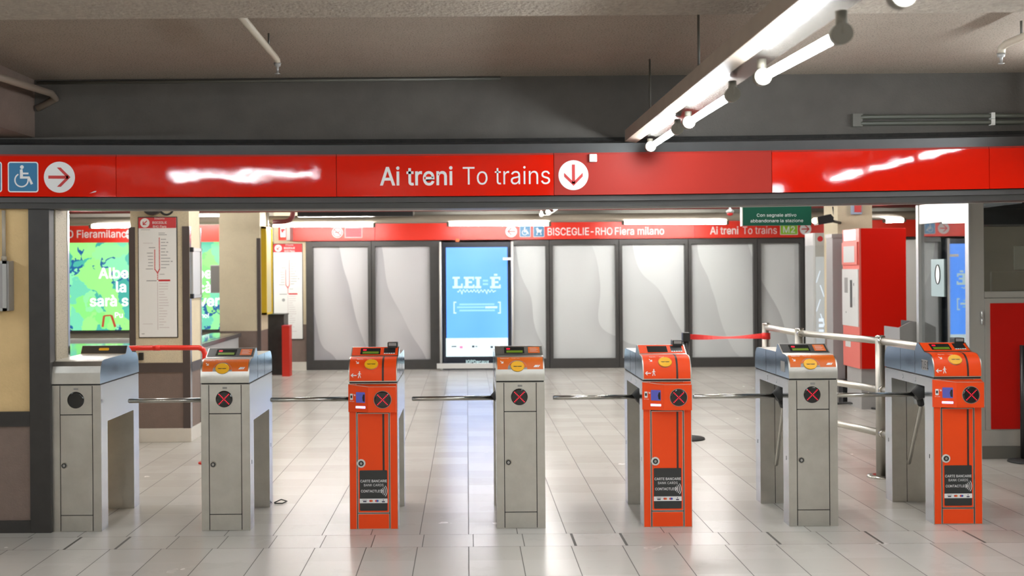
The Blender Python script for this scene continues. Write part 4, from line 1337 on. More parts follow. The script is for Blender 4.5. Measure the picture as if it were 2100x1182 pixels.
# ------------------------------------------------------------------ line maps
def line_map(label, cx, Y, z0, z1, w, loc, notch=False):
    t = thing('line_map', label, 'map', loc)
    H = z1 - z0
    link('backing', MB().box(cx - w / 2 - .008, cx + w / 2 + .008, Y - 0.012, Y, z0 - .008, z1 + .008, 0.003), 'black', t)
    sheet = link('sheet', MB().box(cx - w / 2, cx + w / 2, Y - 0.016, Y - 0.0125, z0, z1), 'map_sheet', t)
    fn = lambda off: (lambda a, b: (cx + a * w, Y - 0.016 - off, z0 + b * H))
    g = lambda a, b: b
    k = w / H
    decal('header', s_rect(-.5, .5, 0.912, 1.0), 'map_red', t, fn(0.0008))
    decal('header_disc', s_disc(-0.33, 0.956, 0.125, 0.125 * k), 'white', t, fn(0.0016))
    ar = s_move(s_arrow(0.16, 0.026, 0.06), 0, 0, 1, math.radians(225))
    decal('header_arrow', ([(x - 0.33, y * k + 0.956) for x, y in ar[0]], ar[1]), 'map_red', t, fn(0.0024))
    tx = s_join(s_move(s_text('Direzione', 0.050, 0.01), 0.0, 0.118), s_move(s_text('BISCEGLIE', 0.062, 0.02), 0.0, 0.0), s_move(s_text('RHO Fiera', 0.062, 0.02), 0.0, -0.105))
    decal('header_lettering', ([(x * 0.9 + 0.06, y * k + 0.948) for x, y in tx[0]], tx[1]), 'white', t, fn(0.0016))
    line = []
    for x, a, b in ((0.05, 0.565, 0.835), (-0.075, 0.565, 0.735)):
        n = int((b - a) / 0.0125)
        for i in range(n):
            line.append(s_rect(x - .014, x + .014, a + (b - a) * i / n, a + (b - a) * (i + .72) / n))
    line.append(([(-0.089, .568), (-0.061, .568), (0.012, .538), (-0.014, .534)], [(0, 1, 2, 3)]))
    line.append(([(0.064, .568), (0.036, .568), (-0.014, .538), (0.012, .534)], [(0, 1, 2, 3)]))
    for i in range(4):
        line.append(s_rect(-.014, .012, 0.478 + .015 * i, 0.488 + .015 * i))
    line.append(s_rect(0.02, 0.33, 0.466, 0.481))
    decal('line_diagram', s_join(*line), 'map_red', t, fn(0.0008))
    rnd = random.Random(4)
    nm = []
    for i in range(10):
        b = 0.815 - .0265 * i
        L = rnd.uniform(0.10, 0.26)
        nm.append(s_rect(0.09, 0.09 + L, b, b + .006))
        if i % 3 == 1:
            nm.append(s_rect(0.12 + L, 0.17 + L, b - .001, b + .007))
    for i in range(6):
        b = 0.70 - .0265 * i
        L = rnd.uniform(0.12, 0.20)
        nm.append(s_rect(-0.12 - L, -0.12, b, b + .006))
    nm += [s_rect(0.03, 0.25, 0.853, 0.859), s_rect(-.23, -.06, 0.745, 0.752), s_rect(-0.30, -0.03, 0.467, 0.475), s_rect(0.03, 0.20, 0.868, 0.873),
           s_rect(0.05, 0.18, 0.523, 0.528), s_rect(-0.44, -0.20, 0.897, 0.901), s_rect(-0.44, -0.36, 0.024, 0.030)]
    decal('station_names', s_join(*nm), 'map_grey', t, fn(0.0008))
    pale = [s_rect(-0.012, 0.004, 0.06, 0.462)]
    for i in range(17):
        pale.append(s_rect(0.03, 0.03 + rnd.uniform(.1, .28), 0.445 - .023 * i, 0.450 - .023 * i))
    pale += [s_rect(-0.40, -0.14, 0.108, 0.112), s_rect(-0.38, -0.12, 0.785, 0.789)]
    decal('faded_names', s_join(*pale), 'map_pale', t, fn(0.0008))
    if notch:
        decal('round_mark', s_disc(-0.16, 0.41, 0.055, 0.055 * k), 'map_grey', t, fn(0.0012))
    return t


a, b_ = at(285, 447, PY0), at(364, 691, PY0)
line_map('tall line map with red header on the near beige pillar', (a.x + b_.x) / 2, PY0, b_.z, a.z, b_.x - a.x, ((a.x + b_.x) / 2, PY0, b_.z))
a, b_ = at(561, 501, 17.40), at(621, 695, 17.40)
line_map('tall line map with red header on the far wall beside the draped windows', (a.x + b_.x) / 2, 17.40, b_.z, a.z, b_.x - a.x, ((a.x + b_.x) / 2, 17.4, b_.z), True)

# things fixed to the near pillar
t = thing('loudspeaker', 'round black loudspeaker at the top of the line-map pillar', 'speaker', at(313, 425, 10.1))
c = at(312, 424, 10.1)
link('body', MB().tube([(c.x, 10.14, c.z), (c.x, 10.06, c.z), (c.x, 10.03, c.z)], [0.082, 0.082, 0.06], 32), 'black', t)
c = at(340, 424, 10.1)
ring = [(c.x + 0.066 * math.cos(x), 10.125, c.z + 0.074 * math.sin(x)) for x in span(0, 2 * math.pi, 32)]
tag(link('cable_loop', MB().tube(ring, 0.010, 8, False), 'black'), 'black cable loop hanging beside the loudspeaker on the pillar', 'cable')
t = thing('notice_board', 'small framed notice board on the right side of the line-map pillar', 'board', (PX1, 10.34, 1.6))
X1 = PX1 + 0.012
z0, z1 = at(395, 611, 10.34).z, at(395, 509, 10.34).z
link('sheet', MB().box(PX1, X1, 10.20, 10.52, z0, z1), 'grey_light', t)
fr = MB()
for y0, y1, a, b_ in ((10.185, 10.205, z0, z1), (10.515, 10.535, z0, z1), (10.185, 10.535, z1 - .03, z1), (10.185, 10.535, z0, z0 + .03)):
    fr.box(PX1, X1 + .012, y0, y1, a, b_)
link('frame', fr, 'alu', t)
cn = MB().box(PX1, X1 + .016, 10.18, 10.215, z1 - .04, z1 + .004)
cn.box(PX1, X1 + .016, 10.18, 10.215, z0 - .004, z0 + .04)
link('corner_cap', cn, 'black', t)
c = at(290, 731, PY0)
tag(link('socket_box', MB().box(c.x - .02, c.x + .022, PY0 - .03, PY0, c.z - .035, c.z + .035, .004), 'black'), 'small black socket on the line-map pillar below the red pipe', 'socket')

# red pipe barrier between the end wall and the second turnstile
t = thing('barrier_pipe', 'red painted pipe barrier in front of the line-map pillar', 'barrier', (-2.5, 9.0, 0))
zz = at(350, 714, 9.0).z
xl, xr = at(236, 714, 9.0).x, at(420, 714, 9.0).x
link('rail', MB().tube([(xl, 9.0, 0.0), (xl, 9.0, zz - .05), (xl + .015, 9.0, zz - .015), (xl + .05, 9.0, zz), ((xl + xr) / 2, 9.0, zz + .002), (xr - .05, 9.0, zz), (xr - .015, 9.0, zz - .015), (xr, 9.0, zz - .05), (xr, 9.0, 0.0)], 0.0215, 14), 'pipe_red', t)
c = at(322, 714, 9.0)
link('coupling', MB().tube([(c.x - .03, 9.0, zz + .001), (c.x + .03, 9.0, zz + .001)], 0.0235, 14), 'pipe_red', t)
link('flange', MB().tube([(xl, 9.0, 0.0), (xl, 9.0, 0.012)], 0.06, 20), 'pipe_red', t)
link('flange', MB().tube([(xr, 9.0, 0.0), (xr, 9.0, 0.012)], 0.06, 20), 'pipe_red', t)

# parapet with polished top behind the pillar
t = thing('stair_parapet', 'pale grey parapet with dark polished top between the two beige pillars', 'parapet', (-4.2, 13.0, 0))
link('side_wall', MB().box(-3.62, -3.27, 11.3, 15.45, 0, 0.66), 'grey_light', t)
tp = MB().box(-3.66, -3.24, 11.28, 15.5, 0.66, 0.715, 0.004)
link('top_slab', tp, 'granite', t)
link('top_face', MB().box(-3.65, -3.30, 11.3, 15.48, 0.7155, 0.718), 'glaze', t)
t = thing('polished_counter', 'low counter whose shiny top mirrors the leaf advert, behind the unlit turnstile', 'counter', (-5.2, 12.5, 0))
link('body', MB().box(-6.8, -3.70, 11.35, 13.85, 0, 0.66), 'grey_light', t)
link('top', MB().box(-6.82, -3.68, 11.32, 13.88, 0.66, 0.715, 0.004), 'glaze', t)
link('rim', MB().box(-6.82, -3.68, 13.84, 13.90, 0.7155, 0.745), 'white_paint', t)

# leaf advert and its band
AY = 17.50
t = thing('leaf_advert', 'large backlit green leaf advert on the far wall at left', 'advert', at(330, 600, AY))
p0, p1 = at(80, 498.5, AY), at(556, 675, AY)
link('casing', MB().box(p0.x - .04, p1.x + .02, AY, 17.618, p1.z - .05, 2.074), 'frame_dark', t)
link('panel', MB().box(p0.x, p1.x, AY - .01, AY - .0005, p1.z, p0.z), 'leaves', t)


def amap(off):
    return lambda a, b: (a, AY - .01 - off, b)


def ad_text(s, px, py, cap, bold=0.035, align='L', nm='lettering'):
    q = at(px, py, AY)
    decal(nm, s_move(s_text(s, cap, bold, align), q.x, q.z), 'ad_text', t, amap(0.002))


ad_text('Albe', 203, 571, 0.165)
ad_text('la', 237, 599, 0.165)
ad_text('sarà s', 184, 628, 0.165)
ad_text('be', 402, 571, 0.165)
ad_text('cà', 404, 600, 0.165)
ad_text('ver', 408, 628, 0.165)
ad_text('Pu', 235, 652, 0.085, 0.02)
ad_text('ano!', 405, 652, 0.07, 0.02)
sh = []
for (a, b), (c, d), w in (((211, 671), (214, 648), 4.5), ((214, 648), (229, 647), 3), ((229, 647), (237, 671), 5)):
    A1, B1 = at(a, b, AY), at(c, d, AY)
    sh.append(s_bar((A1.x, A1.z), (B1.x, B1.z), w / F_PX * AY))
decal('red_table', s_join(*sh), 'ad_red', t, amap(0.003))

# ------------------------------------------------------------------ far red band in sections
BY = 17.30
FB = 'red band sections along the far wall'


def band(x0, x1, label, back=None):
    z0, z1 = 2.075, 2.345
    a, b = at(x0, 478, BY).x + .002, at(x1, 478, BY).x - .002
    t = thing('band_sign', label, 'sign', ((a + b) / 2, BY, z0), FB)
    link('panel_face', MB().box(a, b, BY, BY + .05, z0, z1), 'red_far', t)
    link('support', MB().box(a, b, BY + .05, 17.619, z0 + .01, z1 - .01), 'header_dark', t)
    return t


def bmap(off):
    return lambda a, b: (a, BY - off, b)


def bx(px):
    return at(px, 478, BY).x


t = band(20, 456, 'far red band section lettered Fieramilano above the leaf advert')
tt = s_text('RHO Fieramilano', 0.118, 0.018, 'L')
decal('lettering', fit(tt, bx(112), bx(259), 2.155), 'white', t, bmap(0.001))
arrow_disc(t, bx(268), 2.205, 0.085, bmap, 0.0)
t = band(594, 769, 'far red band section with the no-smoking sign')
q = at(692, 477, BY)
d = decal('no_smoking_sign', s_disc(q.x, q.z, 0.088), 'white', t, bmap(0.001))
decal('prohibition_ring', s_join(s_arc(q.x, q.z, 0.064, 0.078, 0, 360, 40), s_bar((q.x - .05, q.z + .045), (q.x + .05, q.z - .045), 0.014)), 'map_red', d, bmap(0.002))
decal('cigarette', s_join(s_rect(q.x - .045, q.x + .030, q.z - .008, q.z + .008), s_rect(q.x + .02, q.x + .04, q.z + .012, q.z + .03)), 'charcoal', d, bmap(0.0015))
a, b_ = at(707, 467, BY), at(743, 488, BY)
d = decal('notice', s_rect(a.x, b_.x, b_.z, a.z), 'notice_red', t, bmap(0.001))
decal('notice_border', s_join(s_rect(a.x, b_.x, a.z - .01, a.z), s_rect(a.x, b_.x, b_.z, b_.z + .01), s_rect(a.x, a.x + .01, b_.z, a.z), s_rect(b_.x - .01, b_.x, b_.z, a.z)), 'map_pale', d, bmap(0.002))
decal('notice_lines', s_join(*[s_rect(a.x + .025, b_.x - .03 - .02 * (i % 2), b_.z + .03 + .026 * i, b_.z + .042 + .026 * i) for i in range(5)]), 'map_red', d, bmap(0.002))
band(769, 945, 'blank far red band section left of the blue screen')
t = band(945, 1424, 'far red band section lettered BISCEGLIE - RHO Fiera milano')
arrow_disc(t, bx(1048.5), at(1048, 475, BY).z, 0.092, bmap, math.pi)
pictogram(t, bx(1077), at(1077, 475, BY).z, 0.178, bmap, 'wheelchair')
pictogram(t, bx(1105), at(1105, 475, BY).z, 0.178, bmap, 'pram')
zt = at(1240, 482, BY).z
decal('lettering', fit(s_text('BISCEGLIE-RHO', 0.118, 0.014, 'L'), bx(1123), bx(1256), zt), 'white', t, bmap(0.001))
decal('lettering', fit(s_text('Fiera milano', 0.118, 0.018, 'L'), bx(1261), bx(1362), zt), 'white', t, bmap(0.001))
t = band(1424, 1712, 'far red band section lettered Ai treni To trains with the green line badge')
zt = at(1550, 480, BY).z
decal('bold_lettering', fit(s_text('Ai treni', 0.118, 0.022, 'L'), bx(1456), bx(1514), zt), 'white', t, bmap(0.001))
decal('light_lettering', fit(s_text('To trains', 0.118, -0.002, 'L'), bx(1523), bx(1593), zt), 'white', t, bmap(0.001))
c = at(1618, 471, BY)
d = decal('line_badge', s_rrect(c.x - .142, c.x + .142, c.z - .085, c.z + .085, .012), 'white', t, bmap(0.001))
decal('badge_field', s_rrect(c.x - .134, c.x + .134, c.z - .077, c.z + .077, .008), 'm_green', d, bmap(0.002))
decal('badge_lettering', s_move(s_text('M2', 0.10, 0.02), c.x, c.z - .05), 'white', d, bmap(0.003))
arrow_disc(t, bx(1652), at(1652, 470, BY).z, 0.093, bmap, 0.0)
band(1712, 2080, 'blank far red band section behind the ticket machine')

# ------------------------------------------------------------------ back-lit screen and its guard rail
Y = 17.25
t = thing('advert_screen', 'tall black advertising totem with bright blue screen, in the middle of the far wall', 'screen', at(978, 757, Y))
p0, p1 = at(907, 497, Y), at(1049, 760, Y)
link('casing', MB().box(p0.x, p1.x, Y, Y + .18, 0.0, p0.z, 0.006), 'screen_case', t)
s0, s1 = at(914.5, 508, Y), at(1042, 731, Y)
link('screen', MB().box(s0.x, s1.x, Y - .006, Y - .0005, s1.z, s0.z), 'screen_blue', t)


def smap(off):
    return lambda a, b: (a, Y - .006 - off, b)


def P2(px, py):
    q = at(px, py, Y)
    return (q.x, q.z)


def prect(x0, y0, x1, y1):
    a, b = at(x0, y0, Y), at(x1, y1, Y)
    return s_rect(a.x, b.x, b.z, a.z)


decal('footer', prect(914.5, 694, 1042, 731), 'screen_white', t, smap(0.001))
E_ = lambda x: [prect(x, 568, x + 21, 572), prect(x + 3, 568, x + 10, 590), prect(x, 587, x + 22, 591.5), prect(x + 10, 577, x + 17, 581), prect(x + 18, 568, x + 21, 575), prect(x + 18.5, 584, x + 22, 591.5)]
sl = [prect(928, 568, 943, 572), prect(931.5, 568, 938.5, 591), prect(928, 587, 949, 591.5), prect(945.5, 582, 949, 591.5)] + E_(951) + [prect(974, 568, 987, 572), prect(977, 568, 984, 590), prect(974, 587, 987, 591.5)] + E_(1005) + [prect(1013, 562, 1020, 566)]
decal('slab_lettering', s_join(*sl), 'screen_text', t, smap(0.001))
decal('equals_mark', s_join(prect(990, 574, 1001, 578), prect(990, 581, 1001, 585)), 'screen_soft', t, smap(0.001))
sq = []
pts = [(938 + i * 1.55, 597 + 3.0 * math.sin(i * 1.35) + (4 if i % 11 == 6 else 0)) for i in range(52)]
for a, b in zip(pts, pts[1:]):
    sq.append(s_bar(P2(*a), P2(*b), 0.012))
decal('script_line', s_join(*sq), 'screen_text', t, smap(0.001))
br = [prect(930, 619, 932.5, 643), prect(930, 619, 936, 621.5), prect(930, 641, 936, 643.5), prect(1024.5, 619, 1027, 643), prect(1021, 619, 1027, 621.5), prect(1021, 641, 1027, 643.5)]
decal('brackets', s_join(*br), 'screen_text', t, smap(0.001))
decal('small_lines', s_join(prect(942, 623, 1014, 626), prect(937, 629, 994, 632), prect(942, 635.5, 1015, 638.5)), 'screen_soft', t, smap(0.001))
decal('bold_line', prect(995, 628.5, 1020, 632.5), 'screen_text', t, smap(0.001))
decal('pink_logo', s_join(prect(943, 710, 949, 715), prect(942, 711, 943.5, 713)), 'screen_pink', t, smap(0.002))
decal('small_logos', s_join(prect(926, 710, 936, 712), prect(968, 709, 973, 713), prect(975, 710, 979, 712), prect(1006, 710, 1011, 714)), 'screen_ink', t, smap(0.002))
c = at(979, 745.5, Y)
decal('maker_name', s_move(s_text('IGPDecaux', 0.052, 0.012), c.x, c.z), 'screen_text', t, lambda a, b: (a, Y - .001, b))
t = thing('guard_rail', 'white guard rail standing round the blue screen', 'rail', at(978, 760, 17.12))
for px, nm in ((903.5, 0), (1051, 1)):
    q = at(px, 600, 17.12)
    link('post', MB().tube([(q.x, 17.12, 0.0), (q.x, 17.12, 2.04)], 0.019, 12), 'white_paint', t)
q0, q1 = at(896, 751, 17.10), at(1060, 751, 17.10)
link('bar', MB().box(q0.x, q1.x, 17.05, 17.10, q0.z - .04, q0.z + .04, .004), 'white_paint', t)
q = at(1051, 531, 17.10)
link('latch', MB().box(q.x - .15, q.x, 17.09, 17.12, q.z - .02, q.z + .02), 'white_paint', t)
q = at(938, 493, 17.25)
tag(link('sticker_tag', MB().box(q.x - .03, q.x + .03, 17.27, 17.30, q.z - .025, q.z + .025), 'orange_label'), 'small orange tag under the far red band above the blue screen', 'tag')

# ------------------------------------------------------------------ pipes, boxes and signs in the back hall
q = at(1100, 447, 16.2)
tag(link('ceiling_pipe', MB().tube([(-8.9, 16.2, q.z), (8.9, 16.2, q.z)], 0.058, 16), 'conduit'), 'long thick cream pipe across the back hall above the far lamps', 'pipe')
q = at(700, 438, 15.9)
tag(link('ceiling_duct', MB().box(at(612, 438, 15.9).x, at(847, 438, 15.9).x, 15.8, 16.0, q.z - .05, q.z + .12), 'black'), 'black duct under the back hall ceiling above the no-smoking sign', 'duct')
q = at(1300, 436, 16.8)
tag(link('ceiling_duct', MB().box(at(850, 436, 16.8).x, 8.5, 16.7, 16.9, q.z - .06, q.z + .06), 'conduit_dark'), 'dark duct behind the cream pipe across the right half of the back hall', 'duct')
e = [at(560, 456, 15.0), at(585, 455, 15.0), at(594, 452, 15.0), at(599, 445, 15.0), at(602, 430, 15.0), at(603, 405, 15.0), at(603, 383, 15.0)]
tag(link('elbow_pipe', MB().tube(e, 0.035, 12), 'pipe_dull'), 'dull red pipe elbow at the top left of the back hall', 'pipe')
q = at(1140, 431, 14.0)
tag(link('sprinkler_main', MB().tube([(-8.9, 14.0, q.z + .02), (8.9, 14.0, q.z + .02)], 0.024, 12), 'pipe_dull'), 'thin red pipe just under the header edge in the back hall', 'pipe')
p0, p1 = at(571, 466, 17.0), at(587, 493, 17.0)
t = thing('extinguisher_sign', 'red and white fire sign projecting at the left end of the far band', 'sign', at(579, 480, 17.0))
link('panel', MB().box(p0.x, p1.x, 17.0, 17.03, p1.z, p0.z), 'red_far', t)
link('bracket', MB().box(p1.x + .002, p1.x + .06, 17.0, 17.3, p1.z, p0.z), 'grey_metal', t)
decal('white_field', s_rect(p0.x + .03, p1.x - .01, p1.z + .05, p0.z - .01), 'white', t, lambda a, b: (a, 16.999, b))
decal('red_symbol', s_join(s_rect(p0.x + .045, p0.x + .08, p1.z + .12, p0.z - .05), s_rect(p0.x + .04, p1.x - .02, p0.z - .06, p0.z - .03)), 'map_red', t, lambda a, b: (a, 16.998, b))

# green evacuation sign hung behind the header
GYS = 8.6
t = thing('hanging_sign', 'green hanging sign reading Con segnale attivo abbandonare la stazione', 'sign', at(1593, 443, GYS))
p0, p1 = at(1523, 424, GYS), at(1664, 462, GYS)
link('panel', MB().box(p0.x, p1.x, GYS, GYS + .05, p1.z, p0.z), 'green_sign', t)
link('edge', MB().box(p0.x - .008, p0.x - .0005, GYS, GYS + .05, p1.z - .004, p0.z + .004), 'white_paint', t)
for xx in (p0.x + .08, p1.x - .08):
    link('hanger', MB().tube([(xx, GYS + .025, p0.z - .002), (xx, GYS + .025, 2.752)], 0.006, 8), 'grey_metal', t)
gm = lambda a, b: (a, GYS - .001, b)
c = at(1593, 444.5, GYS)
decal('lettering', fit(s_text('Con segnale attivo', 0.0245, 0.006, 'L'), at(1552, 444, GYS).x, at(1633, 444, GYS).x, c.z), 'white', t, gm)
c = at(1593, 456, GYS)
decal('lettering', fit(s_text('abbandonare la stazione', 0.0245, 0.006, 'L'), at(1539, 456, GYS).x, at(1647, 456, GYS).x, c.z), 'white', t, gm)
# beacon left of it
c = at(1497, 430, 11.0)
t = thing('alarm_beacon', 'small beacon with red bottom hanging left of the green sign', 'beacon', c)
z = at(1497, 443, 11.0).z
link('housing', MB().tube([(c.x, 11.0, 2.752), (c.x, 11.0, z + .075), (c.x, 11.0, z + .05), (c.x, 11.0, z + .03)], [0.012, 0.012, 0.042, 0.036], 18), 'alu_light', t)
link('red_lens', MB().tube([(c.x, 11.0, z + .036), (c.x, 11.0, z + .012), (c.x, 11.0, z)], [0.033, 0.03, 0.012], 18), 'beacon_red', t)
# floodlight and alarm on the right pillar
FYL = 12.7
t = thing('floodlight', 'black emergency floodlight with glowing lens at the top of the right pillar', 'lamp', at(1688, 452, FYL))
c0, c1 = at(1674, 453, FYL), at(1705, 450, FYL)
b = MB()
b.prism([(c0.x, c0.z - .052), (c0.x - .01, c0.z + .038), (c1.x - .03, c1.z + .058), (c1.x + .005, c1.z + .02), (c1.x - .005, c1.z - .04)], 'y', FYL - .07, FYL + .07)
link('housing', b, 'black', t)
l = at(1668, 453, FYL)
link('lens', MB().tube([(c0.x - .004, FYL, l.z), (l.x + .008, FYL, l.z), (l.x - .012, FYL, l.z)], [0.035, 0.035, 0.022], 18), 'lens_warm', t)
link('arm', MB().tube([(c1.x - .01, FYL, c1.z), (c1.x + .06, FYL + .1, c1.z - .02), (4.50, 13.0, c1.z - .03)], 0.016, 10), 'black', t)
c = at(1757, 428, 12.95)
t = thing('alarm_box', 'small alarm box with blue frame and red button high on the right pillar', 'alarm', c)
link('case', MB().box(c.x - .058, c.x + .058, 12.93, 13.0, c.z - .07, c.z + .10, .006), 'box_blue', t)
link('button', MB().box(c.x - .036, c.x + .046, 12.922, 12.93, c.z - .045, c.z + .09), 'beacon_red', t)
e = [at(1708, 424, 13.15), at(1711, 445, 13.15), at(1718, 462, 13.15), at(1716, 480, 13.15)]
tag(link('loose_cable', MB().tube(e, 0.010, 8), 'black'), 'dark cable hanging down beside the floodlight', 'cable')

# grey box and yellow board on the far pillar
p0, p1 = at(434, 544, 15.75), at(451, 601, 15.75)
t = thing('junction_box', 'grey box on the left side of the far beige pillar', 'box', (QX0, 15.8, p1.z))
link('body', MB().box(p0.x, QX0, 15.66, 15.86, p1.z, p0.z, .006), 'grey_light', t)
link('cover', MB().box(p0.x + .012, QX0 - .008, 15.654, 15.66, p1.z + .015, p0.z - .015), 'grey_metal', t)
t = thing('notice_case', 'yellow framed notice case on the right side of the far beige pillar', 'board', (QX1, 15.9, 1.5))
z0, z1 = at(540, 645, 15.9).z, at(540, 466, 15.9).z
link('sheet', MB().box(QX1, QX1 + .06, 15.735, 16.165, z0 + .03, z1 - .03), 'yellow_pale', t)
fr = MB()
for y0, y1, a, b_ in ((15.70, 15.735, z0, z1), (16.165, 16.20, z0, z1), (15.70, 16.20, z1 - .03, z1), (15.70, 16.20, z0, z0 + .03)):
    fr.box(QX1, QX1 + .075, y0, y1, a, b_)
link('frame', fr, 'yellow_board', t)

# bins beside the far map
p0, p1 = at(543, 645, 16.6), at(583, 763, 16.6)
t = thing('litter_bin', 'tall dark bin with wooden front below the far line map', 'bin', (p0.x, 16.6, 0))
link('body', MB().box(p0.x, p1.x, 16.6, 17.0, 0.0, p0.z - .02), 'bin_dark', t)
link('lid', MB().box(p0.x - .01, p1.x + .01, 16.59, 17.01, p0.z - .019, p0.z), 'black', t)
p0, p1 = at(579, 668, 16.4), at(595, 763, 16.4)
t = thing('red_box', 'narrow red box standing against the tall dark bin', 'box', (p0.x, 16.4, 0))
link('body', MB().box(p0.x, p1.x, 16.35, 16.58, 0.0, p0.z - .012), 'red_far', t)
link('lid', MB().box(p0.x - .004, p1.x + .004, 16.346, 16.584, p0.z - .0115, p0.z), 'map_red', t)

# ------------------------------------------------------------------ ticket machine and info totem
MX0, MX1, MY0, MY1 = 4.38, 4.905, 12.05, 12.58
t = thing('ticket_machine', 'tall red ticket machine on a pale plinth, facing left', 'machine', (4.6, 12.3, 0))
zb, zt = at(1810, 757, MY0).z, at(1810, 468, MY0).z
link('plinth', MB().box(MX0 + .03, MX1 - .12, MY0 + .04, MY1 - .04, 0.0, zb), 'plinth', t)
link('cabinet', MB().box(MX0 + .02, MX1, MY0, MY1, zb, zt, .006), 'machine_red', t)
fr = link('front_panel', MB().box(MX0, MX0 + .0195, MY0, MY1, zb + .002, zt - .002), 'machine_front', t)


def mz(py):
    return EYE + (CY - 6.2 - py) / F_PX * MY0


fx = lambda off: (lambda a, b: (MX0 - off, a, b))
decal('lit_sign', s_rect(MY0 + .10, MY1 - .05, mz(492), mz(470)), 'lit_white', fr, fx(0.002))
nf = link('notice_frame', MB().box(MX0 - .02, MX0, MY0 + .02, MY1 - .03, mz(543), mz(496)), 'machine_front', fr)
decal('notice_sheet', s_rect(MY0 + .09, MY1 - .09, mz(538), mz(504)), 'grey_light', nf, fx(0.022))
cp = link('control_panel', MB().box(MX0 - .012, MX0, MY0 + .012, MY1 - .01, mz(671), mz(552)), 'grey_pale', fr)
fc_ = fx(0.0135)
decal('screen', s_rect(MY1 - .20, MY1 - .09, mz(602), mz(570)), 'grey_metal', cp, fc_)
decal('slot', s_rect(MY1 - .34, MY1 - .27, mz(632), mz(575)), 'charcoal', cp, fc_)
decal('coin_slot', s_rect(MY0 + .13, MY0 + .15, mz(587), mz(581)), 'charcoal', cp, fc_)
decal('button', s_join(s_rect(MY0 + .10, MY0 + .18, mz(628), mz(610)), ), 'grey_light', cp, fc_)
decal('key_hole', s_disc(MY1 - .14, mz(643), .01), 'charcoal', cp, fc_)
decal('ticket_tray', s_rect(MY1 - .25, MY1 - .08, mz(716), mz(702)), 'grey_pale', fr, fx(0.002))
TY = 13.6
p0, p1 = at(1668, 478, TY), at(1703, 760, TY)
t = thing('info_totem', 'pale rounded information totem left of the red ticket machine', 'totem', (p0.x + .1, TY, 0))
w = p1.x - p0.x
plan = [(p0.x, TY + .02), (p0.x + .02, TY), (p0.x + w * .8, TY)] + [(p0.x + w * .8 + (w * .5) * math.sin(a), TY + .22 - .22 * math.cos(a)) for a in span(0, math.pi / 2, 8)] + [(p0.x + w * 1.3, TY + .34), (p0.x, TY + .34)]
link('casing', MB().prism(plan, 'z', 0.0, p0.z - .16), 'totem_grey', t)
link('head', MB().prism(plan, 'z', p0.z - .159, p0.z), 'grey_light', t)
decal('head_mark', s_disc(p0.x + w * .42, p0.z - .075, .035), 'map_red', t, lambda a, b: (a, TY - .0015, b))
decal('light_panel', s_rect(p0.x + .025, p0.x + w * .76, 0.62, p0.z - .30), 'lit_soft', t, lambda a, b: (a, TY - .001, b))
decal('light_marks', s_join(*[s_bar((p0.x + w * .4, 1.55 - .18 * i), (p0.x + w * (.4 + (.25 if i % 2 else -.25)), 1.40 - .18 * i), .012) for i in range(4)], *[s_rect(p0.x + .06, p0.x + w * .6, .70 + .07 * i, .74 + .07 * i) for i in range(4)]), 'lit_panel', t, lambda a, b: (a, TY - .002, b))
t = thing('cable_cabinet', 'narrow grey cabinet with dark cap between totem and ticket machine', 'cabinet', (4.3, 12.9, 0))
c0, c1 = at(1707, 480, 12.75), at(1731, 480, 12.75)
link('body', MB().box(c0.x, c1.x, 12.75, 12.97, 0.0, c0.z - .05), 'cabinet_grey', t)
link('cap', MB().box(c0.x - .01, c1.x + .01, 12.74, 12.98, c0.z - .05, c0.z), 'grey_metal', t)

# ------------------------------------------------------------------ handrail, belt and stanchions
t = thing('handrail', 'stainless handrail with three rails behind the two right turnstiles', 'rail', (3.0, 8.3, 0))
V = Vector
n1, n2, n3, n4 = V((2.81, 10.15, 0)), V((2.835, 9.22, 0)), V((3.135, 8.20, 0)), V((3.20, 7.50, 0))
for n in (n1, n2, n3):
    link('post', MB().tube([(n.x, n.y, 0.0), (n.x, n.y, 1.062)], 0.036, 18), 'steel_post', t)
    link('post_cap', MB().tube([(n.x, n.y, 1.062), (n.x, n.y, 1.072), (n.x, n.y, 1.078)], [0.038, 0.036, 0.02], 18), 'steel_tube', t)
    link('base_disc', MB().tube([(n.x, n.y, 0.0), (n.x, n.y, 0.012), (n.x, n.y, 0.018)], [0.105, 0.10, 0.06], 28), 'steel_tube', t)
for z in (1.035, 0.665, 0.335):
    for a, b_ in ((n1, n2), (n2, n3), (n3, n4)):
        link('rail_bar', MB().tube([(a.x, a.y, z), (b_.x, b_.y, z)], 0.0265, 14), 'steel_rail', t)
    for n in (n2, n3):
        link('collar', MB().tube([(n.x - .004, n.y - .03, z), (n.x + .003, n.y - .055, z)], 0.031, 14), 'steel_tube', t)
link('tape_collar', MB().tube([(n1.x, n1.y, 0.925), (n1.x, n1.y, 0.985)], 0.039, 20), 'tape', t)
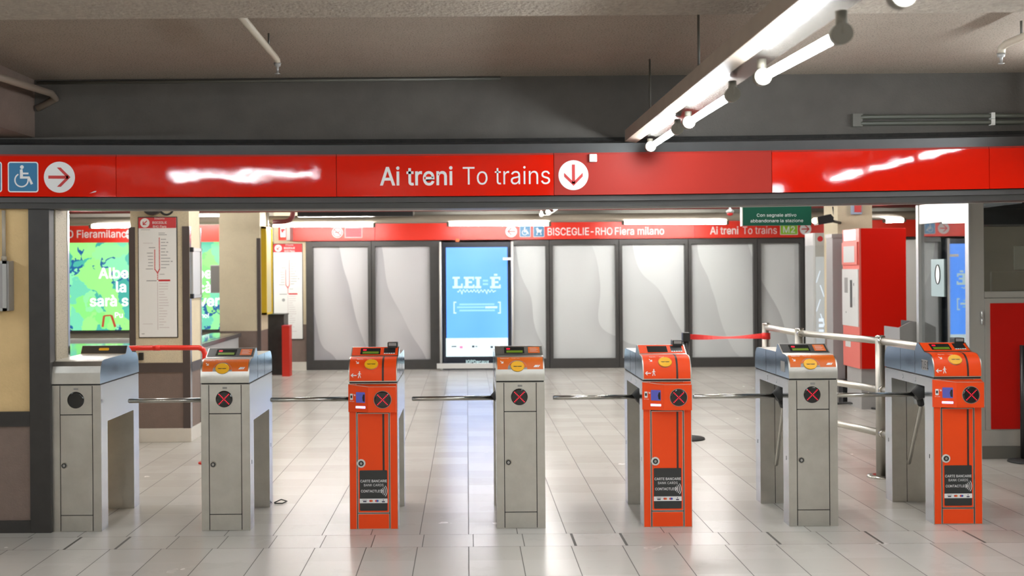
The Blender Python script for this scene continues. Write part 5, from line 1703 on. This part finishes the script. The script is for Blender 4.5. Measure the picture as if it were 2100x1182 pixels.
# belt stanchion behind the third orange-row gap
sxp, syp = 2.045, 10.10
t = thing('belt_stanchion', 'black belt stanchion holding the red belt, behind the washed-out orange turnstile', 'stanchion', (sxp, syp, 0))
link('base', MB().tube([(sxp, syp, 0.0), (sxp, syp, 0.014), (sxp, syp, 0.028)], [0.17, 0.165, 0.05], 36), 'rubber', t)
link('pole', MB().tube([(sxp, syp, 0.02), (sxp, syp, 0.91)], 0.031, 16), 'black', t)
link('head', MB().box(sxp - .035, sxp + .035, syp - .035, syp + .035, 0.91, 0.995, .006), 'black', t)
bl = MB()
L = []
for i in range(17):
    k = i / 16
    x = sxp + .036 + (n1.x - .04 - sxp - .036) * k
    y = syp - .005 + (n1.y - syp) * k
    tw = math.radians(8 + 62 * math.sin(math.pi * min(1, k * .9)) ** 1.5)
    z = 0.955 - 0.012 * math.sin(math.pi * k)
    h = .025
    L.append([bl.bm.verts.new((x, y + s * h * math.sin(tw), z + s * h * math.cos(tw))) for s in (1, -1)] + [bl.bm.verts.new((x, y + s * h * math.sin(tw) + .0025, z + s * h * math.cos(tw))) for s in (-1, 1)])
for a, b_ in zip(L, L[1:]):
    for i in range(4):
        bl.bm.faces.new((a[i], a[(i + 1) % 4], b_[(i + 1) % 4], b_[i]))
bl.bm.faces.new(L[0])
bl.bm.faces.new(list(reversed(L[-1])))
tag(link('belt_tape', bl, 'tape'), 'twisted red belt stretched from the black stanchion to the steel handrail', 'belt')
sx_, sy_ = at(2104, 948, 8.75).x, 8.78
t = thing('belt_stanchion', 'dark stanchion on a round foot at the right edge in front of the booth', 'stanchion', (sx_, sy_, 0))
link('base', MB().tube([(sx_, sy_, 0.0), (sx_, sy_, 0.014), (sx_, sy_, 0.030)], [0.125, 0.12, 0.045], 32), 'rubber', t)
link('pole', MB().tube([(sx_, sy_, 0.02), (sx_, sy_, 0.95)], 0.026, 16), 'black', t)
q = at(1729, 829, 12.6)
e = [(q.x - .12, 12.52, .012), (q.x - .04, 12.55, .012), (q.x + .02, 12.45, .03), (q.x + .06, 12.3, .03), (q.x + .10, 12.15, .012), (q.x + .22, 12.0, .012), (q.x + .5, 11.9, .012)]
tag(link('floor_cable', MB().tube(e, 0.012, 8), 'rubber'), 'dark cable lying on the floor round the ticket machine plinth', 'cable')
q = at(1730, 798, 12.9)
tag(link('cable_box', MB().box(q.x - .12, q.x + .08, 12.58, 12.72, 0.0, 0.28, .004), 'black'), 'low dark box on the floor left of the ticket machine plinth', 'box')

# ------------------------------------------------------------------ glazed staff booth
BFY, BXL = 8.95, 4.165
t = thing('staff_booth', 'grey metal staff booth with glazed side and red door at right', 'booth', (4.8, 9.6, 0))
zf = lambda py: at(2060, py, BFY).z
ztop = 2.16
link('base', MB().box(BXL, 7.2, BFY - .02, BFY + .12, 0.0, zf(915)), 'booth_base', t)
link('base_strip', MB().box(BXL, 7.2, BFY - .012, BFY + .10, zf(915) + .001, zf(882)), 'alu', t)
xp0, xp1 = at(1994, 700, BFY).x, at(2019, 700, BFY).x
link('corner_post', MB().box(BXL + .012, xp1, BFY, BFY + .10, zf(882) + .001, ztop), 'alu', t)
link('corner_edge', MB().box(BXL - .006, BXL + .0115, BFY - .004, BFY + .06, zf(882) + .001, ztop), 'alu_light', t)
dp = link('door_frame', MB().box(xp1 + .002, 7.2, BFY - .008, BFY + .06, zf(882) + .001, zf(612)), 'alu', t)
dr = link('door_panel', MB().box(at(2030, 700, BFY).x, 6.6, BFY - .016, BFY - .0085, zf(880), zf(622)), 'door_red', t)
for py in (637, 652):
    link('hinge', MB().tube([(at(2012, 640, BFY).x, BFY - .02, zf(py + 14)), (at(2012, 640, BFY).x, BFY - .02, zf(py + 1))], 0.011, 10), 'alu_light', t)
link('window_rail', MB().box(xp1 + .002, 7.2, BFY, BFY + .06, zf(611), zf(598)), 'alu', t)
link('front_glass', MB().box(xp1 + .002, 7.2, BFY + .025, BFY + .033, zf(597.5), 2.12), 'glass', t)
# side wall: frame and glass
YL = 9.98
zs_ = at(1890, 434, YL).z
link('side_rail', MB().box(BXL - .004, BXL + .05, BFY + .062, YL - .05, 1.985, ztop), 'alu', t)
link('side_post', MB().box(BXL - .012, BXL + .045, YL - .05, YL, 0.0, ztop), 'alu_light', t)
link('side_glass', MB().box(BXL + .016, BXL + .024, BFY + .102, YL - .052, 0.90, 1.984), 'glass', t)
link('side_skirt', MB().box(BXL, BXL + .05, BFY + .102, YL - .052, 0.0, 0.898), 'alu', t)
link('roof', MB().box(4.66, 7.2, BFY + .101, YL - .051, ztop - .04, ztop), 'interior', t)
link('back_wall', MB().box(4.60, 7.2, YL - .04, YL, 0.0, ztop - .041), 'booth_inner', t)
link('back_glass', MB().box(BXL + .046, 4.598, YL - .03, YL - .022, 0.95, ztop - .041), 'glass', t)
link('back_skirt', MB().box(BXL + .046, 4.598, YL - .04, YL - .012, 0.0, 0.948), 'alu', t)
# speaking plate on the glass
c = at(1925, 572, 9.55)
sp_ = link('speaking_plate', MB().box(BXL + .006, BXL + .0155, 9.44, 9.70, 1.33, 1.66), 'pale_plate', t)
rg = [(BXL + .002, 9.56 + .048 * math.cos(x), 1.525 + .085 * math.sin(x)) for x in span(0, 2 * math.pi, 28)]
link('speaking_ring', MB().tube(rg, 0.004, 8, False), 'black', sp_)
decal('speaking_opening', ([(a[1], a[2]) for a in rg[:-1]], [tuple(range(28))]), 'white', sp_, lambda a, b: (BXL + .0045, a, b))
# machine inside and its cable
t = thing('inner_locker', 'pale locker with grey plate inside the booth behind the glass', 'locker', (4.5, 10.6, 0))
link('body', MB().box(4.215, 4.40, 9.66, 9.92, 0.0, 1.74), 'grey_pale', t)
link('plate', MB().box(4.235, 4.29, 9.65, 9.6595, 1.22, 1.38), 'grey_metal', t)
t = thing('desk_monitor', 'dark monitor inside the booth behind the red door window', 'monitor', at(2070, 580, 10.2))
p0, p1 = at(2034, 557, 9.6), at(2140, 612, 9.6)
link('screen_back', MB().box(p0.x, p1.x, 9.6, 9.64, p1.z, p0.z, .01), 'charcoal', t)
link('stand', MB().box((p0.x + p1.x) / 2 - .03, (p0.x + p1.x) / 2 + .03, 9.641, 9.67, 0.9, p0.z - .1), 'black', t)
link('foot', MB().box((p0.x + p1.x) / 2 - .12, (p0.x + p1.x) / 2 + .12, 9.60, 9.75, 0.88, 0.8995), 'black', t)
t = thing('desk', 'dark desk inside the booth below the window', 'desk', (5.6, 9.6, 0))
link('top', MB().box(4.65, 7.0, 9.25, 9.9, 0.84, 0.879), 'charcoal', t)
for xx in (4.70, 6.90):
    link('side_panel', MB().box(xx, xx + .04, 9.3, 9.85, 0.0, 0.839), 'charcoal', t)
p0, p1 = at(2083, 505, 9.9), at(2140, 553, 9.9)
tag(link('paper_notice', MB().box(p0.x, p1.x, 9.925, 9.939, p1.z, p0.z), 'paper'), 'pale sheet of paper on the dark back wall inside the booth', 'paper')
# pass-through counter with steel hood, left of the booth
t = thing('cash_hood', 'small grey steel hood at the left corner of the booth above the handrail', 'hood', at(1860, 700, 10.1))
p0, p1 = at(1838, 660, 10.1), at(1882, 712, 10.1)
zb_, zt_ = p1.z - .12, p0.z
b = MB()
b.prism([(p0.x, zb_), (p1.x - .02, zb_), (p1.x - .02, zt_), (p0.x + .10, zt_), (p0.x, zt_ - .05)], 'y', 10.02, 10.045)
b2 = MB().box(p0.x + .002, p0.x + .014, 10.046, 10.4, zb_, zt_ - .055)
link('side_plate', b, 'grey_metal', t)
link('left_plate', b2, 'grey_metal', t)
link('back_plate', MB().box(p1.x - .035, p1.x - .02, 10.046, 10.4, zb_, zt_), 'charcoal', t)
link('leg', MB().box(p0.x + .05, p0.x + .11, 10.05, 10.3, 0.0, zb_ - .001), 'grey_metal', t)
# scrap of wire at the second turnstile's rear foot
e = [(-1.335, 7.43, .006), (-1.30, 7.50, .012), (-1.255, 7.47, .006), (-1.275, 7.40, .006), (-1.33, 7.40, .008)]
tag(link('wire_scrap', MB().tube(e, 0.004, 8), 'rubber'), 'small bent scrap of wire on the floor at the rear foot of a steel turnstile', 'wire')
